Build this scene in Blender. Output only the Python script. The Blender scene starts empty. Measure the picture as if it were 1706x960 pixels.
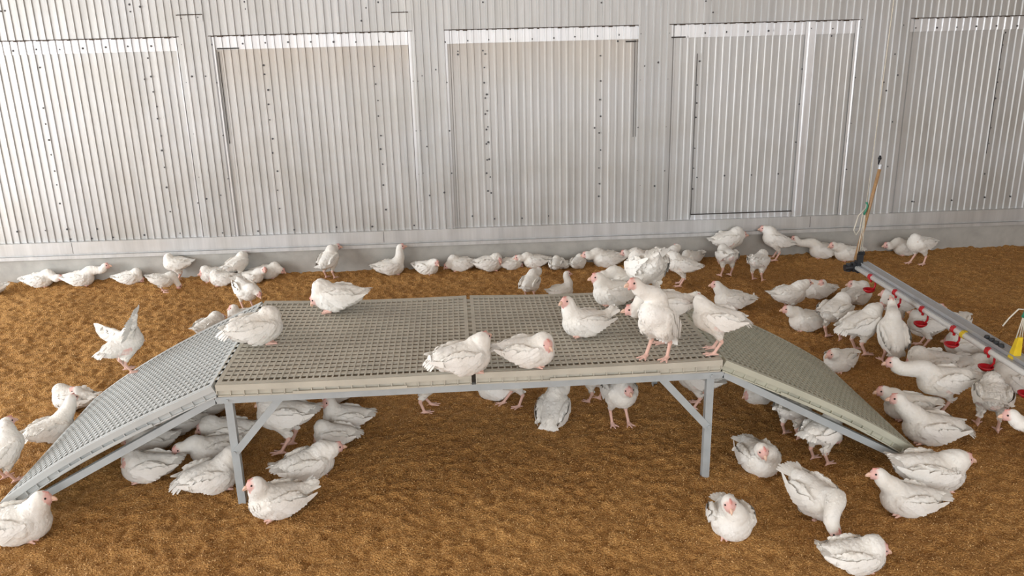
import bpy, math, random
import numpy as np
from mathutils import Vector, Matrix

scene = bpy.context.scene
COL = scene.collection
RNG = np.random.default_rng(11)

# ------------------------------------------------------------------ camera
F_PX, PITCH, ROLL, YAW = 1430.5, .314, -.0244, .0636
CAM = np.array([-.0458, -3.7256, 2.2523])
_cy, _sy, _cp, _sp, _cr, _sr = (math.cos(YAW), math.sin(YAW), math.cos(PITCH), math.sin(PITCH),
                                math.cos(ROLL), math.sin(ROLL))
_fwd = np.array([_sy*_cp, _cy*_cp, -_sp])
_rt = np.array([_cy, -_sy, 0.0])
_up = np.cross(_rt, _fwd)
RT = _cr*_rt + _sr*_up
UP = -_sr*_rt + _cr*_up
FW = _fwd

cam_data = bpy.data.cameras.new('camera')
cam = bpy.data.objects.new('camera', cam_data)
COL.objects.link(cam)
cam_data.sensor_fit = 'HORIZONTAL'
cam_data.sensor_width = 36.0
cam_data.lens = F_PX / 1706 * 36.0
cam_data.clip_start = .05
cam_data.clip_end = 200
M = Matrix.Identity(4)
for i in range(3):
    M[i][0], M[i][1], M[i][2], M[i][3] = RT[i], UP[i], -FW[i], CAM[i]
cam.matrix_world = M
scene.camera = cam

def ray(x, y):
    return (x-853)/F_PX*RT - (y-480)/F_PX*UP + FW

def on_z(x, y, z=0.0):
    d = ray(x, y)
    return CAM + (z-CAM[2])/d[2]*d

WALL_Y, WALL_A = 3.8677, -.0184
def on_wall(x, y):
    n = np.array([-math.sin(WALL_A), math.cos(WALL_A), 0])
    d = ray(x, y)
    p = CAM + ((np.array([0, WALL_Y, 0])-CAM) @ n)/(d @ n)*d
    return p[0]*math.cos(WALL_A)+(p[1]-WALL_Y)*math.sin(WALL_A), p[2]

# ------------------------------------------------------------------ materials
def nodes_of(name):
    m = bpy.data.materials.new(name)
    m.use_nodes = True
    nt = m.node_tree
    return m, nt, nt.nodes, nt.links, nt.nodes['Principled BSDF']

def ramp(N, stops):
    r = N.new('ShaderNodeValToRGB')
    els = r.color_ramp.elements
    while len(els) < len(stops):
        els.new(.5)
    for e, (p, c) in zip(els, stops):
        e.position = p
        e.color = (c[0], c[1], c[2], 1)
    return r

def noise(N, L, vec, scale, detail=4, rough=.6):
    n = N.new('ShaderNodeTexNoise')
    n.inputs['Scale'].default_value = scale
    n.inputs['Detail'].default_value = detail
    n.inputs['Roughness'].default_value = rough
    if vec is not None:
        L.new(vec, n.inputs['Vector'])
    return n

def coords(N, L, kind='Object', scale=None):
    tc = N.new('ShaderNodeTexCoord')
    if scale is None:
        return tc.outputs[kind]
    mp = N.new('ShaderNodeMapping')
    mp.inputs['Scale'].default_value = scale
    L.new(tc.outputs[kind], mp.inputs['Vector'])
    return mp.outputs['Vector']

def bump(N, L, height, strength, dist, bsdf):
    b = N.new('ShaderNodeBump')
    b.inputs['Strength'].default_value = strength
    b.inputs['Distance'].default_value = dist
    L.new(height, b.inputs['Height'])
    L.new(b.outputs['Normal'], bsdf.inputs['Normal'])
    return b

def mixcol(N, L, fac, a, b, mode='MIX'):
    m = N.new('ShaderNodeMix')
    m.data_type = 'RGBA'
    m.blend_type = mode
    for s, v in ((0, fac), (6, a), (7, b)):
        if hasattr(v, 'type') and hasattr(v, 'is_linked'):
            L.new(v, m.inputs[s])
        elif s == 0:
            m.inputs[0].default_value = v
        else:
            m.inputs[s].default_value = (v[0], v[1], v[2], 1)
    return m.outputs[2]

def plain(name, col, rough=.5, metal=0.0, var=.12, scale=30, bmp=0.0):
    m, nt, N, L, B = nodes_of(name)
    v = coords(N, L)
    n = noise(N, L, v, scale)
    lo = tuple(c*(1-var) for c in col)
    hi = tuple(min(1, c*(1+var)) for c in col)
    r = ramp(N, [(.3, lo), (.7, hi)])
    L.new(n.outputs['Fac'], r.inputs['Fac'])
    L.new(r.outputs['Color'], B.inputs['Base Color'])
    B.inputs['Roughness'].default_value = rough
    B.inputs['Metallic'].default_value = metal
    if bmp:
        bump(N, L, n.outputs['Fac'], bmp, .01, B)
    return m

def sheet_metal(name, base, rough=.45, metal=.55, stain=None):
    """weathered galvanised sheet: vertical streaks, blotches, optional brown water stain"""
    m, nt, N, L, B = nodes_of(name)
    v = coords(N, L, 'Object', (14, 14, .7))
    streak = noise(N, L, v, 1.0, 5, .65)
    blot = noise(N, L, coords(N, L, 'Object', (1.2, 1.2, 1.4)), 1.3, 4, .6)
    grain = noise(N, L, coords(N, L, 'Object'), 90, 3, .6)
    r = ramp(N, [(.25, tuple(c*.82 for c in base)), (.75, tuple(min(1, c*1.13) for c in base))])
    L.new(streak.outputs['Fac'], r.inputs['Fac'])
    r2 = ramp(N, [(.3, (.86, .84, .80)), (.65, (1, 1, 1))])
    L.new(blot.outputs['Fac'], r2.inputs['Fac'])
    c = mixcol(N, L, 1.0, r.outputs['Color'], r2.outputs['Color'], 'MULTIPLY')
    if stain:
        z0, z1, scol, amt = stain
        sx = N.new('ShaderNodeSeparateXYZ')
        L.new(coords(N, L), sx.inputs[0])
        mr = N.new('ShaderNodeMapRange')
        mr.inputs['From Min'].default_value = z0
        mr.inputs['From Max'].default_value = z1
        L.new(sx.outputs['Z'], mr.inputs['Value'])
        wob = noise(N, L, coords(N, L, 'Object', (9, 9, 1.5)), 1.0, 5, .7)
        mu = N.new('ShaderNodeMath'); mu.operation = 'MULTIPLY'
        L.new(mr.outputs['Result'], mu.inputs[0]); L.new(wob.outputs['Fac'], mu.inputs[1])
        mu2 = N.new('ShaderNodeMath'); mu2.operation = 'MULTIPLY'; mu2.use_clamp = True
        L.new(mu.outputs[0], mu2.inputs[0]); mu2.inputs[1].default_value = amt
        c = mixcol(N, L, mu2.outputs[0], c, scol)
    L.new(c, B.inputs['Base Color'])
    B.inputs['Metallic'].default_value = metal
    rr = N.new('ShaderNodeMapRange')
    rr.inputs['To Min'].default_value = rough-.08
    rr.inputs['To Max'].default_value = rough+.14
    L.new(blot.outputs['Fac'], rr.inputs['Value'])
    L.new(rr.outputs['Result'], B.inputs['Roughness'])
    bump(N, L, grain.outputs['Fac'], .12, .004, B)
    return m

def mat_litter():
    m, nt, N, L, B = nodes_of('rice_husk_litter')
    v = coords(N, L)
    big = noise(N, L, v, 1.1, 4, .6)
    mid = noise(N, L, v, 26, 5, .7)
    fine = noise(N, L, coords(N, L, 'Object', (1, 1, .4)), 150, 4, .7)
    vor = N.new('ShaderNodeTexVoronoi')
    vor.inputs['Scale'].default_value = 110
    L.new(v, vor.inputs['Vector'])
    r = ramp(N, [(.30, (.23, .102, .028)), (.5, (.64, .335, .107)), (.70, (.90, .555, .222))])
    L.new(fine.outputs['Fac'], r.inputs['Fac'])
    r2 = ramp(N, [(.3, (.66, .60, .53)), (.62, (1, 1, 1))])
    L.new(mid.outputs['Fac'], r2.inputs['Fac'])
    r3 = ramp(N, [(.35, (.84, .80, .76)), (.6, (1, 1, 1))])
    L.new(big.outputs['Fac'], r3.inputs['Fac'])
    c = mixcol(N, L, 1, r.outputs['Color'], r2.outputs['Color'], 'MULTIPLY')
    c = mixcol(N, L, 1, c, r3.outputs['Color'], 'MULTIPLY')
    L.new(c, B.inputs['Base Color'])
    B.inputs['Roughness'].default_value = .85
    B.inputs['Specular IOR Level'].default_value = .2
    ad = N.new('ShaderNodeMath'); ad.operation = 'ADD'
    L.new(fine.outputs['Fac'], ad.inputs[0]); L.new(vor.outputs['Distance'], ad.inputs[1])
    bump(N, L, ad.outputs[0], .9, .012, B)
    return m

def mat_husk():
    m, nt, N, L, B = nodes_of('loose_husk')
    at = N.new('ShaderNodeAttribute'); at.attribute_name = 'tint'
    r = ramp(N, [(0, (.35, .175, .055)), (.5, (.64, .36, .13)), (1, (.88, .59, .27))])
    L.new(at.outputs['Fac'], r.inputs['Fac'])
    L.new(r.outputs['Color'], B.inputs['Base Color'])
    B.inputs['Roughness'].default_value = .6
    return m

def mat_bird():
    m, nt, N, L, B = nodes_of('white_feathers_and_skin')
    at = N.new('ShaderNodeAttribute'); at.attribute_name = 'tone'
    v = coords(N, L, 'Object')
    n = noise(N, L, v, 55, 4, .65)
    n2 = noise(N, L, v, 9, 3, .6)
    r = ramp(N, [(.3, (.90, .88, .85)), (.7, (1, 1, 1))])
    L.new(n2.outputs['Fac'], r.inputs['Fac'])
    c = mixcol(N, L, 1, at.outputs['Color'], r.outputs['Color'], 'MULTIPLY')
    L.new(c, B.inputs['Base Color'])
    B.inputs['Roughness'].default_value = .75
    B.inputs['Specular IOR Level'].default_value = .25
    B.inputs['Sheen Weight'].default_value = .25
    bump(N, L, n.outputs['Fac'], .45, .006, B)
    return m

MAT = dict(
    sheet=sheet_metal('weathered_roofing_sheet', (.56, .565, .565)),
    panel=sheet_metal('galvanised_wall_sheet', (.575, .58, .58)),
    panel_stained=sheet_metal('stained_wall_sheet', (.565, .565, .56), stain=(1.6, 2.0, (.46, .37, .27), .7)),
    bright=sheet_metal('newer_bright_sheet', (.72, .73, .75), .38, .6),
    sill=sheet_metal('folded_sill_sheet', (.60, .60, .60), .45, .4),
    dark=plain('shadow_gap_sealant', (.05, .045, .04), .9),  # near-black fill for sheet edges, joints and the wall core
    rust=plain('rusty_edge', (.07, .052, .040), .9, 0, .5, 60),  # rusty patch edges; also paints the shade in the lap gaps
    concrete=plain('grey_concrete', (.40, .385, .355), .9, 0, .14, 7, .15),
    screw=plain('dull_screw_head', (.10, .10, .105), .6, .4),
    lining=plain('pale_roof_lining', (.55, .54, .52), .8),
    slat=plain('beige_grey_plastic', (.50, .47, .395), .5, 0, .10, 5),
    slat_pale=plain('pale_grey_plastic', (.47, .485, .475), .45, 0, .06, 5),
    slat_olive=plain('greenish_grey_plastic', (.47, .465, .375), .5, 0, .08, 5),
    steel=plain('grey_painted_steel', (.40, .43, .44), .42, .08, .08, 12),
    litter=mat_litter(), husk=mat_husk(), bird=mat_bird(),
    eye=plain('dark_eye', (.012, .008, .006), .12),
    beak=plain('pale_horn_beak', (.72, .47, .35), .4),
    pipe=plain('white_plastic_pipe', (.82, .82, .80), .35, 0, .04),
    alu=plain('dull_aluminium', (.50, .505, .52), .38, .35, .05),
    red=plain('red_plastic', (.52, .012, .02), .32, 0, .15),
    yellow=plain('yellow_plastic', (.78, .55, .02), .4, 0, .1),
    green=plain('green_plastic', (.03, .22, .13), .4),
    black=plain('black_plastic', (.018, .02, .024), .45),
    cord=plain('cream_cord', (.68, .64, .54), .8),
    tube=plain('brown_stained_tube', (.42, .25, .12), .35, 0, .2, 40),
)

# ------------------------------------------------------------------ mesh helpers
class MB:
    """collects shapes, builds ONE mesh object"""
    def __init__(s):
        s.v, s.f, s.n = [], [], 0
    def add(s, verts, faces):
        s.v.append(np.asarray(verts, float))
        s.f += [tuple(i+s.n for i in f) for f in faces]
        s.n += len(verts)
    def box(s, lo, hi, rot=None, at=(0, 0, 0)):
        x0, y0, z0 = lo; x1, y1, z1 = hi
        v = np.array([(x0, y0, z0), (x1, y0, z0), (x1, y1, z0), (x0, y1, z0),
                      (x0, y0, z1), (x1, y0, z1), (x1, y1, z1), (x0, y1, z1)])
        if rot is not None:
            v = v @ np.asarray(rot).T
        s.add(v+np.asarray(at), [(0, 3, 2, 1), (4, 5, 6, 7), (0, 1, 5, 4), (1, 2, 6, 5), (2, 3, 7, 6), (3, 0, 4, 7)])
    def bar(s, a, b, w, t, side=(0, 1, 0)):
        """flat bar from a to b: width w along 'side' x direction, thickness t along side"""
        a, b = np.asarray(a, float), np.asarray(b, float)
        d = b-a; Ln = np.linalg.norm(d); d /= Ln
        sd = np.asarray(side, float); sd = sd-d*(sd @ d); sd /= np.linalg.norm(sd)
        o = np.cross(d, sd)
        s.box((0, -t/2, -w/2), (Ln, t/2, w/2), np.stack([d, sd, o], 1), a)
    def tube(s, pts, r, n=10, cap=True):
        pts = np.asarray(pts, float)
        rr = np.full(len(pts), r) if np.isscalar(r) else np.asarray(r, float)
        T = np.gradient(pts, axis=0); T /= np.linalg.norm(T, axis=1)[:, None]
        ref = np.array([0, 0, 1.0]) if abs(T[0][2]) < .9 else np.array([1.0, 0, 0])
        V = []
        u = np.cross(ref, T[0]); u /= np.linalg.norm(u)
        for p, t, q in zip(pts, T, rr):
            u = u-t*(u @ t); u /= np.linalg.norm(u)
            w = np.cross(t, u)
            for k in range(n):
                a = 2*math.pi*k/n
                V.append(p+q*(math.cos(a)*u+math.sin(a)*w))
        F = []
        for i in range(len(pts)-1):
            for k in range(n):
                F.append((i*n+k, i*n+(k+1) % n, (i+1)*n+(k+1) % n, (i+1)*n+k))
        if cap:
            F.append(tuple(range(n-1, -1, -1)))
            F.append(tuple((len(pts)-1)*n+k for k in range(n)))
        s.add(V, F)
    def cyl(s, a, b, r0, r1=None, n=14):
        s.tube([a, b], [r0, r0 if r1 is None else r1], n)
    def build(s, name, mat, parent=None, smooth=False, loc=None):
        me = bpy.data.meshes.new(name)
        V = np.concatenate(s.v) if s.v else np.zeros((0, 3))
        me.from_pydata(V.tolist(), [], s.f)
        return link(name, me, mat, parent, smooth, loc)

def link(name, me, mat, parent=None, smooth=False, loc=None):
    me.materials.append(mat)
    if smooth:
        me.polygons.foreach_set('use_smooth', np.ones(len(me.polygons), bool))
    me.update()
    o = bpy.data.objects.new(name, me)
    COL.objects.link(o)
    if parent is not None:
        o.parent = parent
    if loc is not None:
        o.location = loc
    return o

def fast_mesh(name, V, Q, smooth=True):
    """mesh from an array of verts and an array of quads (or tris)"""
    V = np.asarray(V, np.float32); Q = np.asarray(Q, np.int32)
    me = bpy.data.meshes.new(name)
    me.vertices.add(len(V)); me.vertices.foreach_set('co', V.ravel())
    k = Q.shape[1]
    me.loops.add(Q.size); me.loops.foreach_set('vertex_index', Q.ravel())
    me.polygons.add(len(Q))
    me.polygons.foreach_set('loop_start', np.arange(0, Q.size, k, dtype=np.int32))
    me.polygons.foreach_set('loop_total', np.full(len(Q), k, np.int32))
    if smooth:
        me.polygons.foreach_set('use_smooth', np.ones(len(Q), bool))
    me.update(calc_edges=True)
    return me

def tag(o, label=None, cat=None, group=None, kind=None):
    for k, v in (('label', label), ('category', cat), ('group', group), ('kind', kind)):
        if v:
            o[k] = v
    return o

def empty(name, loc, rz=0.0):
    o = bpy.data.objects.new(name, None)
    o.empty_display_size = .05
    COL.objects.link(o)
    o.location = loc
    o.rotation_euler = (0, 0, rz)
    return o
# ------------------------------------------------------------------ floor of litter
def waves(P, seed, lam, n=7):
    r = np.random.default_rng(seed)
    out = np.zeros(len(P))
    for _ in range(n):
        a = r.uniform(0, 2*math.pi); k = 2*math.pi/(lam*r.uniform(.6, 1.5))
        out += np.sin(k*(P[:, 0]*math.cos(a)+P[:, 1]*math.sin(a))+r.uniform(0, 6.3))
    return out/math.sqrt(n)

def value_noise(P, seed, cell):
    r = np.random.default_rng(seed)
    T = r.random((256, 256))
    q = P[:, :2]/cell
    i = np.floor(q).astype(int); f = q-i; f = f*f*(3-2*f)
    g = lambda a, b: T[(i[:, 0]+a) & 255, (i[:, 1]+b) & 255]
    return ((g(0, 0)*(1-f[:, 0])+g(1, 0)*f[:, 0])*(1-f[:, 1])+(g(0, 1)*(1-f[:, 0])+g(1, 1)*f[:, 0])*f[:, 1])-.5

def floor_z(P):
    P = np.asarray(P, float)
    z = .0045*waves(P, 3, 1.1)+.003*waves(P, 4, .35)
    z += .017*value_noise(P, 5, .05)+.020*value_noise(P, 6, .026)
    # the litter is banked up a little along the foot of the wall
    d = WALL_Y+P[:, 0]*math.tan(WALL_A)-P[:, 1]
    z += .02*np.exp(-np.clip(d, 0, None)/.15)
    return z

def build_floor():
    x = np.arange(-5.4, 6.6, .0125); y = np.arange(-3.4, 4.06, .0125)
    X, Y = np.meshgrid(x, y)
    P = np.stack([X.ravel(), Y.ravel()], 1)
    V = np.column_stack([P, floor_z(P)])
    n = len(x)
    idx = (np.arange(len(y)-1)[:, None]*n+np.arange(n-1)[None, :]).ravel()
    Q = np.stack([idx, idx+1, idx+n+1, idx+n], 1)
    floor = link('floor', fast_mesh('floor', V, Q), MAT['litter'])
    tag(floor, kind='structure')
    # loose husks lying on it
    r = np.random.default_rng(8)
    pts = []
    for (n_, x0, x1, y0, y1) in ((95000, -2.7, 2.9, -1.15, 1.0), (75000, -4.4, 5.3, 1.0, 3.8)):
        pts.append(np.column_stack([r.uniform(x0, x1, n_), r.uniform(y0, y1, n_)]))
    P = np.concatenate(pts)
    z = floor_z(P)+.002
    N = len(P)
    a = r.uniform(0, 6.283, N); L_ = r.uniform(.0026, .0055, N); w = L_*r.uniform(.25, .45, N)
    tl = r.normal(0, .45, N); tw = r.normal(0, .4, N)
    dx, dy = np.cos(a), np.sin(a)
    fx = np.stack([dx*np.cos(tl), dy*np.cos(tl), np.sin(tl)], 1)
    sx = np.stack([-dy*np.cos(tw), dx*np.cos(tw), np.sin(tw)], 1)
    c = np.column_stack([P, z+.0015])
    V = np.stack([c-fx*L_[:, None], c-sx*w[:, None], c+fx*L_[:, None], c+sx*w[:, None]], 1).reshape(-1, 3)
    Q = np.arange(4*N).reshape(-1, 4)
    me = fast_mesh('litter_husks', V, Q, False)
    at = me.attributes.new('tint', 'FLOAT', 'POINT')
    at.data.foreach_set('value', np.repeat(np.clip(r.normal(.5, .25, N), 0, 1), 4).astype(np.float32))
    o = link('litter_husks', me, MAT['husk'])
    o.parent = floor
    tag(o, kind='stuff')

# ------------------------------------------------------------------ back wall
PITCH_RIB = .0619
def rib(u):
    """trapezoid rib profile, 0..1"""
    t = (u/PITCH_RIB) % 1.0
    return np.interp(t, [0, .30, .42, .62, .67, 1.0], [0, 0, 1, 1, 0, 0])

def rib_us(u0, u1):
    k0 = math.floor(u0/PITCH_RIB)-1; k1 = math.ceil(u1/PITCH_RIB)+1
    us = [u0, u1]
    for k in range(k0, k1):
        for t in (0, .30, .42, .62, .67):
            u = (k+t)*PITCH_RIB
            if u0 < u < u1:
                us.append(u)
    return np.array(sorted(us))

RIB_D = .011
def corrugated(mb, u0, u1, z0, z1, y, depth=RIB_D, wob=0.0):
    us = rib_us(u0, u1)
    ys = y-depth*rib(us)+wob*np.sin(us*7.3+z0)
    n = len(us)
    V = np.concatenate([np.column_stack([us, ys, np.full(n, z0)]), np.column_stack([us, ys, np.full(n, z1)]),
                        np.column_stack([us, ys+.0012, np.full(n, z0)]), np.column_stack([us, ys+.0012, np.full(n, z1)])])
    F = []
    for i in range(n-1):
        F.append((i, i+1, n+i+1, n+i))
        F.append((2*n+i+1, 2*n+i, 3*n+i, 3*n+i+1))
        F.append((i+1, i, 2*n+i, 2*n+i+1))
        F.append((n+i, n+i+1, 3*n+i+1, 3*n+i))
    F += [(0, n, 3*n, 2*n), (n-1, 2*n+n-1, 3*n+n-1, n+n-1)]
    mb.add(V, F)

def on_frame(name, mb, mat, parent=None, kind='structure', smooth=False):
    o = mb.build(name, mat, parent, smooth)
    if parent is None:
        o.location = (0, WALL_Y, 0)
        o.rotation_euler = (0, 0, WALL_A)
        tag(o, kind=kind)
    return o

U = lambda x, y: on_wall(x, y)[0]
UL, UR = -5.6, 6.4
Z_HEAD, Z_BAND, Z_SILL = 2.10, 1.985, .375
# bays between posts: (left edge, right edge) of the sheets under the head
BAYS = [(UL, U(304, 100)), (U(352, 100), U(690, 100)), (U(738, 100), U(1066, 100)),
        (U(1113, 100), U(1430, 100)), (U(1506, 100), UR)]

def screw_mesh():
    mb = MB()
    n = 8
    mb.cyl((0, 0, 0), (0, -.003, 0), .0072, .0072, n)
    mb.cyl((0, -.003, 0), (0, -.008, 0), .0048, .004, 6)
    me = bpy.data.meshes.new('screw')
    me.from_pydata(np.concatenate(mb.v).tolist(), [], mb.f)
    me.materials.append(MAT['screw'])
    return me
SCREW = screw_mesh()

def add_screw(parent, u, z, y, s=1.0):
    o = bpy.data.objects.new('screw', SCREW)
    COL.objects.link(o)
    o.parent = parent
    o.location = (u, y-RIB_D*float(rib(np.array([u]))[0])-.0005, z)
    o.scale = (s, 1, s)

def zoom(x0, y0, k, pts):
    return [(x0+x/k, y0+y/k) for x, y in pts]

def build_wall():
    # upper sheet, and the continuous sheets over the posts
    mb = MB()
    corrugated(mb, UL, UR, Z_HEAD, 3.5, -.012)
    prev = None
    gaps = [(BAYS[i][1]-.02, BAYS[i+1][0]+.02) for i in range(4)]
    for a, b in gaps:
        corrugated(mb, a, b, Z_SILL, Z_HEAD, -.012)
    wall = on_frame('wall_back', mb, MAT['sheet'])
    # solid wall core behind the sheets (closes the gaps)
    mb = MB(); mb.box((UL, .03, .2), (UR, .12, 3.5))
    on_frame('wall_core', mb, MAT['dark'], wall, None)
    bays = []
    for i, (a, b) in enumerate(BAYS):
        m = MAT['panel_stained'] if i in (1, 2) else MAT['panel']
        mb = MB(); corrugated(mb, a-.03, b+.03, Z_SILL-.004, Z_HEAD, .010, (.011, .0105, .009, .007, .009)[i])
        bay = on_frame('wall_cladding', mb, m)
        mb = MB(); corrugated(mb, a-.02, b+.02, Z_BAND, Z_HEAD+.012, .002)
        on_frame('head_flashing', mb, MAT['bright'], bay, None)
        # dark boxes painting the shade where the upper sheet laps over the flashing
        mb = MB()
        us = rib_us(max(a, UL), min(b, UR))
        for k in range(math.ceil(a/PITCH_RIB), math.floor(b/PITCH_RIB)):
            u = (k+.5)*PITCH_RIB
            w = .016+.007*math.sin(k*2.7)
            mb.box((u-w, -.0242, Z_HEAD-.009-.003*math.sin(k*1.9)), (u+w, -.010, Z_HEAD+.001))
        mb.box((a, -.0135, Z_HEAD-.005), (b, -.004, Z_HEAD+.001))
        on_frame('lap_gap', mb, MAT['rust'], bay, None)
        bays.append(bay)
    # bright cover strips beside the posts
    def strip(bay, x0, x1, yy, z0=Z_SILL, z1=Z_HEAD-.002, m='bright', y=-.004):
        mb = MB(); corrugated(mb, U(x0, yy), U(x1, yy), z0, z1, y)
        on_frame('cover_strip', mb, MAT[m], bays[bay], None)
    strip(0, 297, 322, 100); strip(1, 340, 362, 100); strip(1, 682, 700, 100)
    strip(2, 730, 746, 100); strip(2, 1068, 1078, 100, m='panel'); strip(3, 1098, 1117, 100)
    strip(3, 1340, 1357, 80); strip(3, 1422, 1440, 80); strip(4, 1497, 1511, 80)
    # overlapping sheet edges (dark lines) in the bays
    def seam(bay, x, yy, z0, z1, w=.002):
        u = U(x, yy)
        mb = MB(); mb.box((u-w/2, -.004, z0), (u+w/2, .006, z1))
        on_frame('sheet_edge', mb, MAT['dark'], bays[bay], None)
    seam(3, 1162, 90, .40, 1.85); seam(2, 1058, 75, 1.15, 1.98); seam(3, 1116, 90, .7, 1.9, .003)
    seam(4, 1672, 60, .9, 1.95, .003); seam(3, 1399, 350, Z_SILL, 1.1); seam(4, 1690, 10, 2.0, 2.35)
    seam(1, 364, 90, 1.2, 1.97, .003)
    mb = MB(); mb.box((U(1150, 352), -.02, .425), (U(1318, 350), .004, .4295))
    on_frame('sheet_edge', mb, MAT['dark'], bays[3], None)
    mb = MB(); corrugated(mb, U(1150, 352), U(1318, 350), Z_SILL, .425, -.002)
    on_frame('patch_sheet', mb, MAT['bright'], bays[3], None)
    # short black gaps at the flashing corners
    for bay, xa, xb, yy in ((1, 362, 398, 81), (2, 1043, 1060, 69), (3, 1118, 1142, 62)):
        ua, z = on_wall(xa, yy); ub, _ = on_wall(xb, yy)
        mb = MB(); mb.box((ua, -.013, z-.006), (ub, .004, z+.004))
        on_frame('sheet_edge', mb, MAT['dark'], bays[bay], None)
    # small patches screwed on the upper sheet
    for xa, xb, ya, yb in ((296, 338, 24, 36), (654, 680, 20, 51), (1073, 1101, -6, 10), (1394, 1424, -4, 3)):
        ua, za = on_wall(xa, yb); ub, zb = on_wall(xb, ya)
        mb = MB(); corrugated(mb, ua, ub, max(za, Z_HEAD+.01), zb, -.0165)
        on_frame('patch_sheet', mb, MAT['panel'], wall, None)
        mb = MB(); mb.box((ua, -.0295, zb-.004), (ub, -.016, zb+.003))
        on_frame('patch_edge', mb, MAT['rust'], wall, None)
    # screws, where the photograph shows them
    A = zoom(0, 0, 2.6656, [(58,226),(161,220),(265,220),(367,215),(469,210),(567,206),(671,205),(808,198),(175,300),(193,480),
        (203,551),(218,622),(227,688),(243,760),(251,822),(264,905),(657,258),(671,340),(642,352),(681,408),(695,474),(700,527),
        (714,604),(719,668),(731,743),(740,832),(756,940),(829,366),(861,594),(885,786),(881,900),(919,882),(854,339),(915,338),
        (965,367),(991,601),(1013,793),(982,866),(1170,290),(1174,330),(1190,400),(1191,464),(1197,533),(1210,617),(1209,680),
        (1231,761),(1232,846),(1241,927),(942,198),(1079,194),(1179,190),(1280,187),(1381,186),(1482,186),(1581,186),(1662,295),
        (1668,374),(1678,447),(1680,516),(1691,603),(1690,663),(1699,730),(1702,823),(577,20),(581,52),(626,30),(1087,8),(1092,40),
        (807,82),(881,77),(1627,35),(1606,92),(1680,10),(10,50),(25,48)])
    Bz = zoom(540, 0, 2.6656, [(141,187),(242,185),(405,181),(537,187),(638,181),(730,177),(826,174),(923,173),(1019,169),
        (1113,163),(1213,161),(1308,155),(1406,150),(274,932),(397,360),(417,360),(410,581),(430,580),(421,773),(440,768),(431,892),
        (436,336),(457,649),(469,866),(497,309),(545,366),(557,581),(567,769),(534,853),(705,225),(715,240),(712,300),(711,368),
        (722,420),(716,436),(724,493),(716,507),(727,564),(721,576),(729,632),(721,640),(733,708),(724,711),(722,770),(738,787),
        (728,849),(742,857),(594,228),(594,242),(1227,248),(1228,360),(1225,443),(1228,517),(1222,591),(1228,667),(1221,747),
        (1223,817),(1220,873),(1304,183),(1422,293),(1403,355),(1391,565),(1390,757),(1402,823),(1201,568),(1483,277),(1525,351),
        (1516,562),(1466,825),(1509,757),(1668,272),(1658,378),(1656,458),(1652,522),(1647,659),(1642,748),(1655,788),(1637,840),
        (1533,147),(1692,147),(1230,12),(705,10)])
    Cz = zoom(1066, 0, 2.6656, [(289,146),(384,142),(479,140),(570,137),(666,133),(759,126),(857,127),(980,121),(852,160),(757,163),
        (771,212),(761,293),(757,371),(746,459),(741,520),(734,576),(731,652),(722,725),(716,826),(709,924),(723,307),(710,463),
        (723,463),(694,632),(701,727),(375,780),(495,777),(614,772),(954,344),(935,547),(914,751),(1130,240),(1140,333),(1116,540),
        (1095,738),(1080,365),(1091,402),(1166,112),(1223,124),(1317,123),(1405,121),(1494,117),(1584,115),(1676,115),(1625,145),
        (1610,200),(1598,308),(1578,437),(1587,365),(1560,568),(1551,638),(1533,773),(1216,896),(1387,890),(1533,878),(1647,874),
        (290,5),(322,55)])
    D = [(29,386),(76,384),(112,382),(161,382),(117,399),(152,398),(188,396),(787,360),(824,365),(870,364),(914,360),(1520,336),
         (1586,334),(1641,329),(1683,327),(240,392),(300,389),(372,387),(430,385),(490,383),(560,379),(620,378),(690,376)]
    for x, y in A+Bz+Cz+D:
        u, z = on_wall(x, y)
        par, yy = wall, -.012
        if z < Z_HEAD-.005:
            for bay, (a, b) in zip(bays, BAYS):
                if a-.03 <= u <= b+.03:
                    par = bay
                    yy = .002 if z > Z_BAND else .008
                    if u < a+.06 or u > b-.06:
                        yy = -.004
        add_screw(par, u, z, yy, .8+.5*random.random())
    # folded sill sheets and the concrete upstand
    mb = MB()
    mb.box((UL, -.034, .274), (UR, .03, Z_SILL+.002))
    mb.box((UL, -.012, .256), (UR, .03, .274))
    mb.box((UL, -.040, .226), (UR, .03, .256))
    o = on_frame('trim_1', mb, MAT['sill'])
    for x in (1345, 640, 120):
        u = U(x, 395)
        mb = MB(); mb.box((u-.002, -.0345, .274), (u+.002, -.03, Z_SILL))
        on_frame('sheet_joint', mb, MAT['dark'], o, None)
    mb = MB(); mb.box((UL, -.018, -.06), (UR, .10, .226))
    on_frame('baseboard_back', mb, MAT['concrete'])

def build_shell():
    # the rest of the long shed: roof lining, closed end to the right, floor running on; the left and near sides are open
    mb = MB(); mb.box((-8.5, -9.0, 4.3), (9.0, 4.2, 4.4)); tag(mb.build('ceiling', MAT['lining']), kind='structure')  # unseen roof, added to block overhead sky light
    mb = MB(); mb.box((8.9, -9.0, -.1), (9.0, 4.2, 4.3)); tag(mb.build('wall_right', MAT['lining']), kind='structure')
    mb = MB(); mb.box((-30, -30, -.12), (30, 4.2, -.05)); tag(mb.build('ground', MAT['litter']), kind='structure')  # unseen floor plane, added to stop sky light from below
    mb = MB(); mb.box((-8.5, WALL_Y+.2, -.1), (UL, WALL_Y+.3, 4.3)); mb.box((UR, WALL_Y-.1, -.1), (9.0, WALL_Y, 4.3))
    mb.box((UL, WALL_Y+.2, 3.4), (UR, WALL_Y+.3, 4.3))
    tag(mb.build('wall_end', MAT['lining']), kind='structure')

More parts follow.
